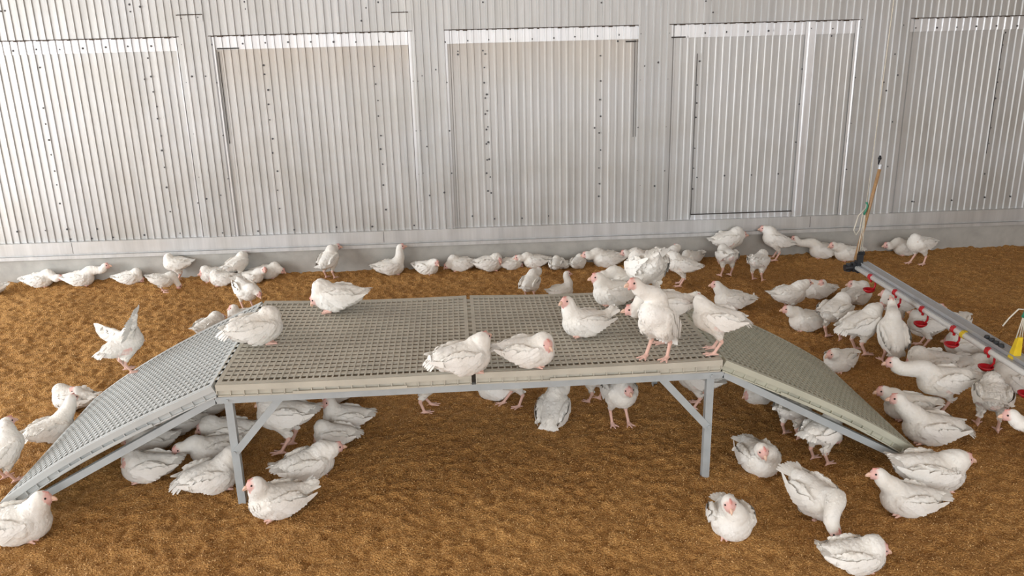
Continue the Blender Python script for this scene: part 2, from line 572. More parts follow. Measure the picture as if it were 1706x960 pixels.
# ------------------------------------------------------------------ slatted ramp platform
W_, D_, H_ = 1.2, 1.1231, .6382
CORNER = {(-1, 0): .0, (-1, 1): .020, (0, 0): -.002, (0, 1): -.002, (1, 0): 0.0, (1, 1): -.016}
T_MAT = .03
def deck_map(i):
    """left deck i=-1, right deck i=0; (s, y, n) -> world"""
    a, b = (-1, 0) if i < 0 else (0, 1)
    x0 = -W_ if i < 0 else 0.0
    def f(P):
        s, y, n = P[:, 0]/W_, P[:, 1]/D_, P[:, 2]
        z = (CORNER[(a, 0)]*(1-s)+CORNER[(b, 0)]*s)*(1-y)+(CORNER[(a, 1)]*(1-s)+CORNER[(b, 1)]*s)*y
        z = z-.010*4*s*(1-s)*(.4+.6*y)
        return np.column_stack([x0+P[:, 0], P[:, 1], H_+z+n])
    return f
def ramp_map(sgn, run, bow, zend=.085):
    xe = sgn*W_
    drop = H_-zend
    Ls = math.hypot(run, drop)
    def f(P):
        t, y, n = P[:, 0]/Ls, P[:, 1]/D_, P[:, 2]
        zt = CORNER[(sgn, 0)]*(1-y)+CORNER[(sgn, 1)]*y
        x = xe+sgn*run*t
        z = H_-drop*t+zt*(1-t)+bow*4*t*(1-t)*(.6+.8*t)
        # normal of the ramp line
        nx, nz = sgn*drop/Ls, run/Ls
        return np.column_stack([x+nx*n, P[:, 1], z+nz*n])
    return f, Ls

def sub_box(mb, f, lo, hi, ns, flip=False):
    """box in (s,y,n) subdivided along s and mapped by f"""
    s = np.linspace(lo[0], hi[0], ns+1)
    V = []
    for v in s:
        V += [(v, lo[1], lo[2]), (v, hi[1], lo[2]), (v, hi[1], hi[2]), (v, lo[1], hi[2])]
    F = [(0, 3, 2, 1), (4*ns, 4*ns+1, 4*ns+2, 4*ns+3)]
    for i in range(ns):
        for k in range(4):
            F.append((4*i+k, 4*i+(k+1) % 4, 4*i+4+(k+1) % 4, 4*i+4+k))
    V = f(np.array(V))
    if flip:
        F = [q[::-1] for q in F]
    mb.add(V, F)

def slat_panel(f, L_, mat, parent, flip):
    g = .010
    mb = MB()
    fr = .030
    n_y, n_s = 22, 38
    # rim
    sub_box(mb, f, (g, 0, -T_MAT), (L_-g, fr*.8, 0), 14, flip)
    sub_box(mb, f, (g, D_-fr*.8, -T_MAT), (L_-g, D_, 0), 14, flip)
    sub_box(mb, f, (g, fr*.8, -T_MAT), (fr, D_-fr*.8, 0), 1, flip)
    sub_box(mb, f, (L_-fr, fr*.8, -T_MAT), (L_-g, D_-fr*.8, 0), 1, flip)
    # slats along the panel, and the thin cross bars
    py = (D_-1.6*fr)/n_y
    for k in range(1, n_y):
        y = .8*fr+k*py
        sub_box(mb, f, (fr, y-.0142, -.005), (L_-fr, y+.0142, -.001), 14, flip)
        sub_box(mb, f, (fr, y+.0095, -.028), (L_-fr, y+.0125, -.005), 14, flip)
    ps = (L_-2*fr)/n_s
    for k in range(1, n_s):
        s = fr+k*ps
        sub_box(mb, f, (s-.0036, .8*fr, -.026), (s+.0036, D_-.8*fr, .0008), 1, flip)
    o = mb.build('slat_panel', mat, parent)
    # skirt along both long edges: lip, ribs and foot strip
    for y0, y1, yo, ys in ((-.004, .006, -.016, 1), (D_-.006, D_+.004, D_+.016, -1)):
        mb = MB()
        sub_box(mb, f, (g, min(y0, y1), -.058), (L_-g, max(y0, y1), -.004), 14, flip)
        sub_box(mb, f, (g, min(yo, y0), -.030), (L_-g, max(yo, y0), -.0005), 14, flip)
        a, b = (yo, y0) if ys > 0 else (y1, yo)
        sub_box(mb, f, (g, a, -.060), (L_-g, b, -.0535), 14, flip)
        nr = int(L_/.062)
        for k in range(nr+1):
            s = g+.003+k*(L_-2*g-.006)/nr
            sub_box(mb, f, (s-.0022, a, -.056), (s+.0022, b, -.030), 1, flip)
        sk = mb.build('edge_skirt', mat, o)
    # clip strip hooked on the front skirt
    mb = MB()
    sub_box(mb, f, (.30*L_, -.0235, -.056), (.74*L_, -.0162, -.043), 10, flip)
    mb.build('clip_strip', mat, o)
    # knuckles that interlock with the neighbouring panel
    nk = 16
    for k in range(nk):
        mb = MB()
        y = .03+(k+.5)*(D_-.06)/nk
        sub_box(mb, f, (-.010, y-.014, -.028), (.012, y+.014, -.003), 1, flip)
        mb.build('hinge_knuckle', mat, o)
    return o

def build_platform():
    root = empty('poultry_platform', (0, 0, 0))
    tag(root, 'long grey slatted platform with a ramp at each end, standing on the litter', 'platform')
    slat_panel(deck_map(-1), W_, MAT['slat'], root, False)
    slat_panel(deck_map(0), W_, MAT['slat'], root, False)
    fl, Ll = ramp_map(-1, 1.067, .040)
    slat_panel(fl, Ll, MAT['slat_pale'], root, True)
    fr, Lr = ramp_map(1, 1.0283, .030)
    slat_panel(fr, Lr, MAT['slat_olive'], root, False)
    st = MAT['steel']
    t = .004
    zt, zb = .574, .541
    for y, sy in ((-.012, 1), (D_+.012, -1)):
        mb = MB()
        mb.box((-W_, min(y, y+sy*t), zb), (W_, max(y, y+sy*t), zt))
        mb.box((-W_, min(y+sy*t, y+sy*.032), zt-t), (W_, max(y+sy*t, y+sy*.032), zt))
        mb.build('side_rail', st, root)
    for x in (-W_+.03, 0, W_-.03):
        mb = MB(); mb.box((x-.015, .0, zb), (x+.015, D_, zt-.006)); mb.build('cross_rail', st, root)
    ends = {-1: (-W_-1.02, 1.02), 1: (W_+.985, .985)}
    for sg in (-1, 1):
        for y, sy in ((-.012, 1), (D_+.012, -1)):
            a = np.array([sg*W_, y+sy*t/2, .560]); b = np.array([ends[sg][0], y+sy*t/2, .024])
            mb = MB(); mb.bar(a, b, .034, t, (0, 1, 0))
            d = (b-a)/np.linalg.norm(b-a)
            up = np.cross(d, (0, 1, 0)); up = up if up[2] > 0 else -up
            mb.bar(a+up*.0145+np.array([0, sy*.0175, 0]), b+up*.0145+np.array([0, sy*.0175, 0]), .030, t, up)
            mb.build('ramp_rail', st, root)
        mb = MB(); mb.box((ends[sg][0]-.012, 0, .012), (ends[sg][0]+.012, D_, .036)); mb.build('ramp_tie', st, root)
    for x, sx in ((-W_+.055, 1), (W_-.06, -1)):
        for y, sy in ((.0, 1), (D_, -1)):
            mb = MB()
            mb.box((x-.018, min(y, y+sy*t), -.03), (x+.018, max(y, y+sy*t), zb+.01))
            x0 = x+sx*.018
            ya, yb = y+sy*t, y+sy*.034
            mb.box((min(x0, x0-sx*t), min(ya, yb), -.03), (max(x0, x0-sx*t), max(ya, yb), zb+.01))
            leg = mb.build('leg', st, root)
            for z, y_ in ((zb+.016, y-sy*.0125), (.283, y-sy*.0065)):
                mb = MB(); mb.cyl((x, y_, z), (x, y_-sy*.008, z), .008, .008, 6)
                mb.build('bolt', MAT['steel'], leg)
            mb = MB(); mb.bar((x, y-sy*.004, .275), (x+sx*.245, y-sy*.004, zb+.016), .034, t, (0, 1, 0))
            mb.build('brace', st, root)
    return root

# ------------------------------------------------------------------ drinker line
XD, ZP = 2.955, .33
def build_drinkers():
    root = empty('drinker_line', (XD, 2.25, 0))
    tag(root, 'long white drinker pipe with red cups under a grey aluminium rail', 'drinker line')
    base = np.array([XD, 2.25, 0])
    y0, y1 = -1.6, 2.30
    mb = MB(); mb.tube([(0, y0-2.25, ZP), (0, y1-2.25, ZP)], .0175, 14)
    mb.build('water_pipe', MAT['pipe'], root, True)
    mb = MB()
    mb.box((.022, y0-2.25, ZP+.012), (.088, y1-2.25+.02, ZP+.040))
    mb.box((-.004, y0-2.25, ZP+.016), (.016, y1-2.25+.02, ZP+.022))
    mb.box((.016, y0-2.25, ZP+.040), (.020, y1-2.25+.02, ZP+.046)); mb.box((.084, y0-2.25, ZP+.040), (.088, y1-2.25+.02, ZP+.046))
    mb.build('support_rail', MAT['alu'], root)
    # end bracket
    mb = MB()
    mb.box((-.03, .05, ZP-.03), (.005, .105, ZP+.035)); mb.box((-.005, .03, ZP-.035), (.034, .09, ZP+.11))
    mb.cyl((-.085, .075, ZP-.004), (-.025, .075, ZP+.0), .026, .024); mb.cyl((-.055, .075, ZP-.03), (-.055, .075, ZP+.03), .022, .020)
    mb.box((.0, .05, ZP+.10), (.05, .085, ZP+.125)); mb.cyl((.02, .06, ZP+.03), (.12, .03, ZP+.02), .005)
    mb.build('end_bracket', MAT['black'], root)
    # level tube with its float on top
    a = np.array([-.01, .07, ZP+.06]); b = a+np.array([.115, 0, .70])
    mb = MB(); mb.tube([a, a*.5+b*.5, b], .0125, 12)
    tb = mb.build('level_tube', MAT['tube'], root, True)
    mb = MB(); mb.tube([b-(b-a)*.02, b+(b-a)*.03], .0145, 12)
    mb.build('tube_collar', MAT['alu'], tb)
    mb = MB(); mb.tube([b+np.array([-.015, 0, .02]), b+np.array([-.012, 0, .05]), b+np.array([-.010, 0, .065])], [.004, .008, .014], 10)
    mb.tube([b+np.array([-.010, 0, .065]), b+np.array([-.008, 0, .085])], [.014, .006], 10)
    mb.build('level_float', MAT['black'], tb, True)
    # red cups
    y = .627
    ys = [2.066, 1.70, 1.345, .98, .627, .265, -.10, -.46, -.82, -1.18]
    for yy in ys:
        l = yy-2.25
        mb = MB()
        mb.tube([(-.002, l-.014, ZP), (-.002, l+.014, ZP)], .0235, 14)
        mb.box((-.02, l-.012, ZP-.012), (.006, l+.012, ZP+.022))
        mb.cyl((0, l, ZP-.012), (0, l, ZP-.038), .010, .008)
        cup = mb.build('drinker', MAT['red'], root)
        mb = MB()
        mb.tube([(.018, l-.01, ZP-.01), (.030, l-.012, ZP-.03), (.030, l-.012, ZP-.07), (.012, l-.008, ZP-.100)], [.007, .007, .007, .007], 8)
        mb.build('cup_arm', MAT['red'], cup, True)
        mb = MB()
        prof = [(.006, -.118), (.022, -.114), (.040, -.098), (.0435, -.088), (.0405, -.088), (.034, -.100), (.018, -.109), (.002, -.110)]
        n = 16; V = []; Fc = []
        for r_, z_ in prof:
            for k in range(n):
                an = 2*math.pi*k/n
                V.append((-.012+r_*math.cos(an), l-.008+r_*math.sin(an), ZP+z_))
        for i in range(len(prof)-1):
            for k in range(n):
                Fc.append((i*n+k, i*n+(k+1) % n, (i+1)*n+(k+1) % n, (i+1)*n+k))
        Fc += [tuple(range(n-1, -1, -1)), tuple((len(prof)-1)*n+k for k in range(n))]
        mb.add(V, Fc)
        mb.build('drip_cup', MAT['red'], cup, True)
    mb = MB(); l = .885-2.25; mb.tube([(0, l-.014, ZP), (0, l+.014, ZP)], .0215, 14); mb.box((-.008, l-.012, ZP), (.016, l+.012, ZP+.026))
    mb.build('pipe_clip', MAT['yellow'], root)
    # yellow hanger at the second suspension point
    lh = .47-2.25
    mb = MB()
    V = [(.015, lh-.02, ZP+.02), (.066, lh-.02, ZP+.02), (.066, lh-.010, ZP+.145), (.040, lh-.010, ZP+.145),
         (.015, lh+.02, ZP+.02), (.066, lh+.02, ZP+.02), (.066, lh+.010, ZP+.145), (.040, lh+.010, ZP+.145)]
    mb.add(V, [(0, 1, 2, 3), (7, 6, 5, 4), (0, 4, 5, 1), (1, 5, 6, 2), (2, 6, 7, 3), (3, 7, 4, 0)])
    mb.build('hanger', MAT['yellow'], root)
    mb = MB()
    for k in range(4):
        mb.cyl((.04, lh+.12+k*.045, ZP+.04), (.04, lh+.12+k*.045, ZP+.056), .018, .014, 10)
    mb.build('rail_joint', MAT['black'], root)
    # suspension cords (hang from the roof out of frame)
    def cord(name, label, foot, top, hook_t, tail):
        c = empty(name, tuple(foot)); tag(c, label, 'cord', 'drinker line suspension cords')
        f = lambda p: np.asarray(p, float)-foot
        hk = foot+(top-foot)*hook_t
        mb = MB(); mb.tube([f(hk), f(top)], .0035, 6); mb.build('cord', MAT['cord'], c, True)
        mb = MB()
        for dx in (-.018, .0, .016):
            mb.tube([f(hk), f(foot+np.array([dx, 0, 0]))], .0032, 6)
        mb.build('cord_loop', MAT['cord'], c, True)
        mb = MB(); mb.tube([f(hk+np.array([.0, 0, .05])), f(hk+np.array([.012, 0, .02])), f(hk+np.array([0, 0, -.02])), f(hk+np.array([-.01, 0, -.045]))], .0085, 8)
        mb.build('cord_adjuster', MAT['green'], c, True)
        mb = MB(); mb.tube([f(hk+np.array(t)) for t in tail], .004, 6)
        mb.build('cord_tail', MAT['cord'], c, True)
    yb = 2.31
    cord('suspension_cord', 'cream cord with green adjuster above the black end bracket', np.array([XD+.015, yb, ZP+.115]),
         np.array([XD+.10, yb, 3.4]), .115,
         [(-.005, 0, 0), (-.05, 0, -.05), (-.075, 0, -.16), (-.055, 0, -.20), (-.03, 0, -.16), (-.02, 0, -.03)])
    cord('suspension_cord', 'cream cord tied to the yellow hanger at the right edge', np.array([XD+.052, .47, ZP+.14]),
         np.array([XD+.17, .47, 3.0]), .065,
         [(-.005, 0, .0), (-.04, 0, .005), (-.085, 0, -.045), (-.115, 0, -.09)])
# ------------------------------------------------------------------ white chickens
def rot_y(a):      # positive a lifts +x (chest up)
    c, s = math.cos(a), math.sin(a)
    return np.array([[c, 0, -s], [0, 1, 0], [s, 0, c]])
def rot_z(a):
    c, s = math.cos(a), math.sin(a)
    return np.array([[c, -s, 0], [s, c, 0], [0, 0, 1]])
def rot_x(a):
    c, s = math.cos(a), math.sin(a)
    return np.array([[1, 0, 0], [0, c, -s], [0, s, c]])

def d_ell(P, c, r, R):
    q = (P-c) @ R
    r = np.asarray(r)
    k0 = np.sqrt(((q/r)**2).sum(-1))+1e-9
    k1 = np.sqrt(((q/(r*r))**2).sum(-1))+1e-9
    return k0*(k0-1)/k1
def d_cap(P, a, b, ra, rb):
    ba = b-a
    t = np.clip(((P-a) @ ba)/(ba @ ba+1e-12), 0, 1)
    return np.sqrt((((P-a)-t[..., None]*ba)**2).sum(-1))-(ra+(rb-ra)*t)
def prim_d(P, q):
    return d_ell(P, q[1], q[2], q[3]) if q[0] == 'e' else d_cap(P, q[1], q[2], q[3], q[4])
def prim_box(q):
    if q[0] == 'e':
        ext = np.sqrt(((q[3]*np.asarray(q[2]))**2).sum(1))
        return q[1]-ext, q[1]+ext
    return np.minimum(q[1]-q[3], q[2]-q[4]), np.maximum(q[1]+q[3], q[2]+q[4])

def surface_nets(D, org, h):
    S = D < 0
    cs = [(i, j, k) for i in (0, 1) for j in (0, 1) for k in (0, 1)]
    nx, ny, nz = (n-1 for n in D.shape)
    cnt = np.zeros((nx, ny, nz), np.int8)
    for i, j, k in cs:
        cnt += S[i:i+nx, j:j+ny, k:k+nz]
    act = (cnt > 0) & (cnt < 8)
    I = np.argwhere(act)
    vals = {c: D[I[:, 0]+c[0], I[:, 1]+c[1], I[:, 2]+c[2]] for c in cs}
    acc = np.zeros((len(I), 3)); num = np.zeros(len(I))
    for a in cs:
        for ax in range(3):
            if a[ax] == 0:
                b = list(a); b[ax] = 1; b = tuple(b)
                da, db = vals[a], vals[b]
                m = (da < 0) != (db < 0)
                t = da[m]/(da[m]-db[m])
                p = np.tile(np.array(a, float), (m.sum(), 1)); p[:, ax] += t
                acc[m] += p; num[m] += 1
    V = org+h*(I+acc/num[:, None])
    vid = -np.ones(act.shape, int); vid[act] = np.arange(len(I))
    Q = []
    for ax in range(3):
        u, w = (ax+1) % 3, (ax+2) % 3
        sl0 = [slice(None)]*3; sl1 = [slice(None)]*3
        sl0[ax] = slice(0, -1); sl1[ax] = slice(1, None)
        A, Bb = S[tuple(sl0)], S[tuple(sl1)]
        E = np.argwhere(A != Bb)
        ok = (E[:, u] >= 1) & (E[:, w] >= 1) & (E[:, u] < act.shape[u]) & (E[:, w] < act.shape[w]) & (E[:, ax] < act.shape[ax])
        E = E[ok]
        def cell(du, dw):
            F = E.copy(); F[:, u] += du; F[:, w] += dw
            return vid[F[:, 0], F[:, 1], F[:, 2]]
        q = np.stack([cell(-1, -1), cell(0, -1), cell(0, 0), cell(-1, 0)], 1)
        flip = ~A[E[:, 0], E[:, 1], E[:, 2]]
        q[flip] = q[flip][:, ::-1]
        Q.append(q)
    return V, np.concatenate(Q)

def vert_normals(V, Q):
    n = np.cross(V[Q[:, 2]]-V[Q[:, 0]], V[Q[:, 3]]-V[Q[:, 1]])
    N = np.zeros_like(V)
    for k in range(4):
        np.add.at(N, Q[:, k], n)
    return N/(np.linalg.norm(N, axis=1)[:, None]+1e-12)

def relax(V, Q, lam=.5):
    A = np.zeros_like(V); c = np.zeros(len(V))
    for k in range(4):
        a, b = Q[:, k], Q[:, (k+1) % 4]
        np.add.at(A, a, V[b]); np.add.at(c, a, 1)
        np.add.at(A, b, V[a]); np.add.at(c, b, 1)
    return V+lam*(A/np.maximum(c, 1)[:, None]-V)

FEATHER = np.array([.845, .825, .785])
SKIN = np.array([.78, .47, .425])
COMB = np.array([.70, .31, .27])
LEG = np.array([.78, .50, .42])

def blades(paths, widths, nrm):
    """feather blades: paths (n,4,3) from root to tip, widths (n,), normals (n,3)"""
    paths = np.asarray(paths, float); w = np.asarray(widths, float)[:, None]; nrm = np.asarray(nrm, float)
    t = paths[:, 3]-paths[:, 0]
    sd = np.cross(nrm, t); sd /= np.linalg.norm(sd, axis=1)[:, None]+1e-9
    v = [paths[:, 0]-sd*w*.25, paths[:, 0]+sd*w*.25, paths[:, 1]-sd*w*.5, paths[:, 1]+sd*w*.5,
         paths[:, 2]-sd*w*.46, paths[:, 2]+sd*w*.46, paths[:, 3]-sd*w*.16, paths[:, 3]+sd*w*.16]
    # slight crown along the shaft
    c1 = paths[:, 1]+nrm*w*.05; c2 = paths[:, 2]+nrm*w*.045
    V = np.stack(v+[c1, c2], 1)
    n = len(paths)
    base = (np.arange(n)*10)[:, None, None]
    F = np.array([(0, 1, 8, 2), (1, 3, 8, 8), (2, 8, 9, 4), (8, 3, 5, 9), (4, 9, 7, 6), (9, 5, 7, 7)])
    tri = [(0, 1, 8), (0, 8, 2), (1, 3, 8), (2, 8, 9), (2, 9, 4), (8, 3, 5), (8, 5, 9), (4, 9, 6), (9, 7, 6), (9, 5, 7)]
    T = (np.array(tri)[None]+base).reshape(-1, 3)
    return V.reshape(-1, 3), T

def set_tone(me, C):
    a = me.color_attributes.new('tone', 'FLOAT_COLOR', 'POINT')
    a.data.foreach_set('color', np.column_stack([C, np.ones(len(C))]).astype(np.float32).ravel())

BIRD_N = [0]
def bird(label, p='sit', b=(0, 0), hd=0, h=None, s=1.0, on=0.0, hy=0, hp=0, pitch=None, roll=0, lift=0, tail=25, tl=1.0,
         legs=(0, 0), bare=0, fluff=1.0, hl=None, group=None, wings=None, dy=0.0, fx=.12, fat=1.0, dirt=.25, world=None, feet=False, mv=(0, 0)):
    """one chicken. b: foot point in the photograph, hd: heading (0 right, 90 to the wall), h: head in the photograph,
    hl: head in the bird's own frame, on: height of the surface it is on"""
    BIRD_N[0] += 1
    s = s*.88
    HS = 1.29*(.55+.45/s)
    seed = 100+BIRD_N[0]
    r = np.random.default_rng(seed)
    a = math.radians(hd)
    fwd = np.array([math.cos(a), math.sin(a), 0])
    P0 = on_z(b[0], b[1], on) if world is None else np.array([world[0], world[1], on], float)
    view = P0-CAM; view[2] = 0; view /= np.linalg.norm(view)
    if p == 'sit' and world is None:
        al = abs(fwd @ view)
        P0 = P0+view*s*(.045+.045*al)
    P0[2] = on
    P0[1] += dy+mv[1]; P0[0] += mv[0]
    lim = WALL_Y+P0[0]*math.tan(WALL_A)-.03-s*(.085+.10*abs(math.sin(a)))
    if P0[1] > lim:
        P0[1] = lim
    if on == 0:
        P0[2] = float(floor_z(P0[None, :2])[0])*.4+(-.004 if p == 'sit' else .001)
    px_m = F_PX/((P0-CAM) @ FW)
    # ---- skeleton in the bird's frame (unit size, scaled by s at the end)
    sit = p == 'sit'
    if pitch is None:
        pitch = 4 if sit else 8
    R = rot_x(math.radians(roll)) @ rot_y(math.radians(pitch))
    zc = (.072 if sit else .198)+lift
    O = np.array([0, 0, zc])
    B = lambda x, y, z: O+R @ np.array([x, y, z])
    Rz = rot_z(-a)
    def to_local(Pw):
        return (Rz @ (Pw-P0))/s
    if h is not None:
        pl = P0+fwd*fx*s+np.array([0, 0, .2*s])
        d = ray(*h); dep = (pl-CAM) @ FW
        H = to_local(CAM+d*dep)
    elif hl is not None:
        H = np.array(hl, float)
    else:
        H = B(.105, 0, .075)
    N0 = B(.072, 0, .045)
    dv = H-N0; L_ = np.linalg.norm(dv)
    mx = .225
    if L_ > mx:
        H = N0+dv*mx/L_; L_ = mx
    H[2] = max(H[2], .022)
    Rh = rot_z(math.radians(hy)) @ rot_y(math.radians(hp))
    body, neck, leg, head = [], [], [], []
    E = lambda lst, x, y, z, rx, ry, rz, k, RR=None: lst.append((('e', B(x, y, z), (rx, ry, rz), R if RR is None else RR), k))
    f = fat
    E(body, 0, 0, 0, .112, .079*f, .071*f, .03)
    E(body, .052, 0, -.008, .070, .070*f, .066*f, .04)
    E(body, -.082, 0, .012, .066, .055*f, .050, .03)
    body.append((('c', B(-.115, 0, .026), B(-.155, 0, .026+.04*math.tan(math.radians(tail))), .030, .013), .03))
    for sg in (-1, 1):
        if wings is None:
            Rw = R @ rot_z(sg*math.radians(7)) @ rot_y(math.radians(-6))
            body.append((('e', B(-.022, sg*.073*f, .012), (.092, .017, .050), Rw), .008))
            body.append((('e', B(.055, sg*.066*f, .014), (.030, .016, .030), R), .012))
        else:
            # raised wing: shoulder, elbow, wrist
            q = [B(*(np.array(w)*np.array([1, sg if len(wings) == 1 else 1, 1]))) for w in (wings[0] if len(wings) == 1 else wings[0 if sg > 0 else 1])]
            for i in range(len(q)-1):
                body.append((('c', q[i], q[i+1], .024-.005*i, .019-.005*i), .02))
    if sit:
        for sg in (-1, 1):
            E(body, .0, sg*.056*f, -.034, .058, .028, .036, .012)
            ank = np.array([.072 if feet else .030, sg*.042, .010])
            for an in (-26, 2, 28):
                e = ank+.048*np.array([math.cos(math.radians(an)), math.sin(math.radians(an)), 0]); e[2] = .006
                leg.append((('c', ank, e, .0075, .0048), .006))
    else:
        for i, sg in enumerate((-1, 1)):
            dx = legs[i] if len(legs) > i else 0
            hip = B(-.005, sg*.045, -.045)
            hock = np.array([-.034+dx*.5, sg*.046, .080])
            ank = np.array([.004+dx, sg*.047, .012])
            body.append((('c', hip, hip*.38+hock*.62, .036, .018), .025))
            leg.append((('c', hip*.45+hock*.55, hock, .0155, .0105), .012))
            leg.append((('c', hock, ank, .0095, .0085), .008))
            for an, ln in ((-30, .050), (0, .058), (30, .050), (180, .026)):
                e = ank+ln*np.array([math.cos(math.radians(an)), math.sin(math.radians(an)), 0]); e[2] = .005
                leg.append((('c', ank-np.array([0, 0, .002]), e, .0078, .0046), .006))
    # neck: bezier from the breast to the head
    t0 = R @ np.array([.75, 0, .66])
    t1 = Rh @ np.array([.55, 0, -.83]) if hp > -40 else Rh @ np.array([-1.0, 0, -.1])
    if hp > -40:
        t1 = np.array([-.25, 0, -1.0]); t1 = rot_z(math.radians(hy*.5)) @ t1
    t1 = t1/np.linalg.norm(t1)
    k = L_*.42
    c0, c1 = N0+t0*k, H+t1*k-Rh @ np.array([.012, 0, 0])
    ts = np.linspace(0, 1, 8)
    Z = np.array([(1-t)**3*N0+3*(1-t)**2*t*c0+3*(1-t)*t*t*c1+t**3*(H-Rh @ np.array([.014, 0, .003])) for t in ts])
    rad = np.interp(ts, [0, .3, .6, 1], [.050, .037, .029, .0255])
    for i in range(7):
        neck.append((('c', Z[i], Z[i+1], rad[i], rad[i+1]), .022))
    hh = lambda x, y, z: H+Rh @ (np.array([x, y, z])*HS)
    head.append((('e', hh(0, 0, 0), np.array((.0265, .0185, .0205))*HS, Rh), .014))
    head.append((('e', hh(.012, 0, -.006), np.array((.0165, .0150, .0135))*HS, Rh), .010))
    head.append((('e', hh(.010, 0, .0190), np.array((.0130, .0034, .0040))*HS, Rh), .004))
    head.append((('e', hh(.019, 0, -.0195), np.array((.0065, .0042, .0065))*HS, Rh), .004))
    prims = body+neck+head+leg
    hg = .0048 if px_m*s > 255 else .0056
    hg /= 1.0
    lo = np.min([prim_box(q)[0] for q, _ in prims], 0)-.02; hi = np.max([prim_box(q)[1] for q, _ in prims], 0)+.02
    dims = np.ceil((hi-lo)/hg).astype(int)+1
    D = np.full(dims, .05)
    ax = [lo[i]+hg*np.arange(dims[i]) for i in range(3)]
    for q, kk in prims:
        b0, b1 = prim_box(q)
        m = .012+kk
        i0 = np.clip(np.floor((b0-m-lo)/hg).astype(int), 0, dims-1); i1 = np.clip(np.ceil((b1+m-lo)/hg).astype(int)+1, 1, dims)
        G = np.stack(np.meshgrid(*[ax[i][i0[i]:i1[i]] for i in range(3)], indexing='ij'), -1)
        d = prim_d(G, q)
        sub = D[i0[0]:i1[0], i0[1]:i1[1], i0[2]:i1[2]]
        hmix = np.clip(.5+.5*(sub-d)/kk, 0, 1)
        D[i0[0]:i1[0], i0[1]:i1[1], i0[2]:i1[2]] = sub*(1-hmix)+d*hmix-kk*hmix*(1-hmix)
    V, Q = surface_nets(D, lo, hg)
    V = relax(V, Q, .45)
    N = vert_normals(V, Q)
    # which region is each vertex in
    dmin = lambda lst: np.min([prim_d(V, q) for q, _ in lst], 0)
    db, dn, dh, dl = dmin(body), dmin(neck), dmin(head), dmin(leg) if leg else np.full(len(V), 9.)
    feather = np.minimum(db, dn)
    is_leg = dl < np.minimum(feather, dh)-.0015
    ql = (V-H) @ Rh/HS
    face = np.clip((ql[:, 0]-.000+.25*np.clip(-ql[:, 2], 0, .02))/.012, 0, 1)*(dh < .006)*(np.abs(ql[:, 2]) < .034)
    comb = ((prim_d(V, head[2][0]) < .0022) & (ql[:, 2] > .0165)) | ((prim_d(V, head[3][0]) < .002) & (ql[:, 2] < -.018))
    C = np.tile(FEATHER, (len(V), 1))
    nz = waves(V*np.array([1, 1, 1]) @ np.array([[1, 0], [0, 1], [.7, .6]]), seed, .09)
    dirtm = np.clip(1-(V[:, 2]-(0.0 if sit else .125))/.07, 0, 1)*np.clip(.5+.5*nz, 0, 1)*dirt
    C = C*(1-dirtm[:, None])+np.array([.60, .46, .31])*dirtm[:, None]
    warm = np.clip(.5+.6*waves(V[:, [0, 2]], seed+7, .12), 0, 1)[:, None]*.16
    C = C*(1-warm)+np.array([.80, .72, .58])*warm
    if bare:
        for sg in (-1, 1):
            q = ('e', B(-.035, sg*.075, -.022), (.055, .03, .022), R)
            w = np.clip(-prim_d(V, q)/.012+.3, 0, 1)[:, None]*bare
            C = C*(1-w)+np.array([.80, .50, .45])*w
        q = ('e', B(-.135, 0, -.015), (.03, .035, .035), R)
        w = np.clip(-prim_d(V, q)/.012+.3, 0, 1)[:, None]*bare
        C = C*(1-w)+np.array([.80, .50, .45])*w
    C = C*(1-face[:, None])+SKIN*face[:, None]
    C[comb] = COMB
    C[is_leg] = LEG
    # feathery unevenness of the coat
    coat = (~is_leg) & (dh > .004)
    amp = np.where(coat, .0009, 0)*fluff
    V = V+N*(amp*waves(np.column_stack([V[:, 0]+.6*V[:, 1], V[:, 2]-.5*V[:, 1]]), seed+3, .035))[:, None]
    root = empty('chicken', P0, a)
    tag(root, label, 'chicken', group)
    me = fast_mesh('body', V*s, Q); set_tone(me, C)
    bo = link('body', me, MAT['bird'], root)
    # ---- coat feathers lying on the body
    cand = np.where((~is_leg) & (dh > .016) & (V[:, 2] > .02))[0]
    nb = int(np.clip(px_m*s*1.6, 250, 760)*fluff)
    pick = r.choice(cand, min(nb, len(cand)), replace=False)
    p_, n_ = V[pick], N[pick]
    back = R @ np.array([-1, 0, -.22])
    isn = dn[pick] < db[pick]-.002
    dirn = np.tile(back, (len(pick), 1))+r.normal(0, .22, (len(pick), 3))
    if isn.any():
        j = np.argmin(((p_[isn][:, None]-Z[None])**2).sum(-1), 1)
        j0 = np.clip(j-1, 0, 7); j1 = np.clip(j+1, 0, 7)
        dd = Z[j0]-Z[j1]; dd /= np.linalg.norm(dd, axis=1)[:, None]+1e-9
        dirn[isn] = dd+r.normal(0, .15, dd.shape)
    dirn -= n_*(dirn*n_).sum(1)[:, None]
    dirn /= np.linalg.norm(dirn, axis=1)[:, None]+1e-9
    ln = np.where(isn, r.uniform(.014, .021, len(pick)), r.uniform(.024, .038, len(pick)))
    wd = ln*r.uniform(.5, .72, len(pick))
    lf = np.abs(r.normal(.0006+.0012*(fluff-.8), .0013*fluff, len(pick)))
    front = ((n_ @ R)[:, 0] > .15) & ~isn
    lf[front] *= .15; ln[front] *= .62; wd[front] *= .75
    rad_c = np.where(isn, .03, .085)
    paths = []
    for tt in (0, .35, .72, 1.0):
        u = (ln*tt)[:, None]
        off = (-.0018+.0030*min(1, tt*2.2)+lf*tt)[:, None]
        paths.append(p_+dirn*u+n_*(off-u*u/(2*rad_c[:, None])))
    VV, T = blades(np.stack(paths, 1), wd, n_)
    me = fast_mesh('plumage', VV*s, T, True); set_tone(me, np.repeat(C[pick], 10, 0)*.5+.5*FEATHER)
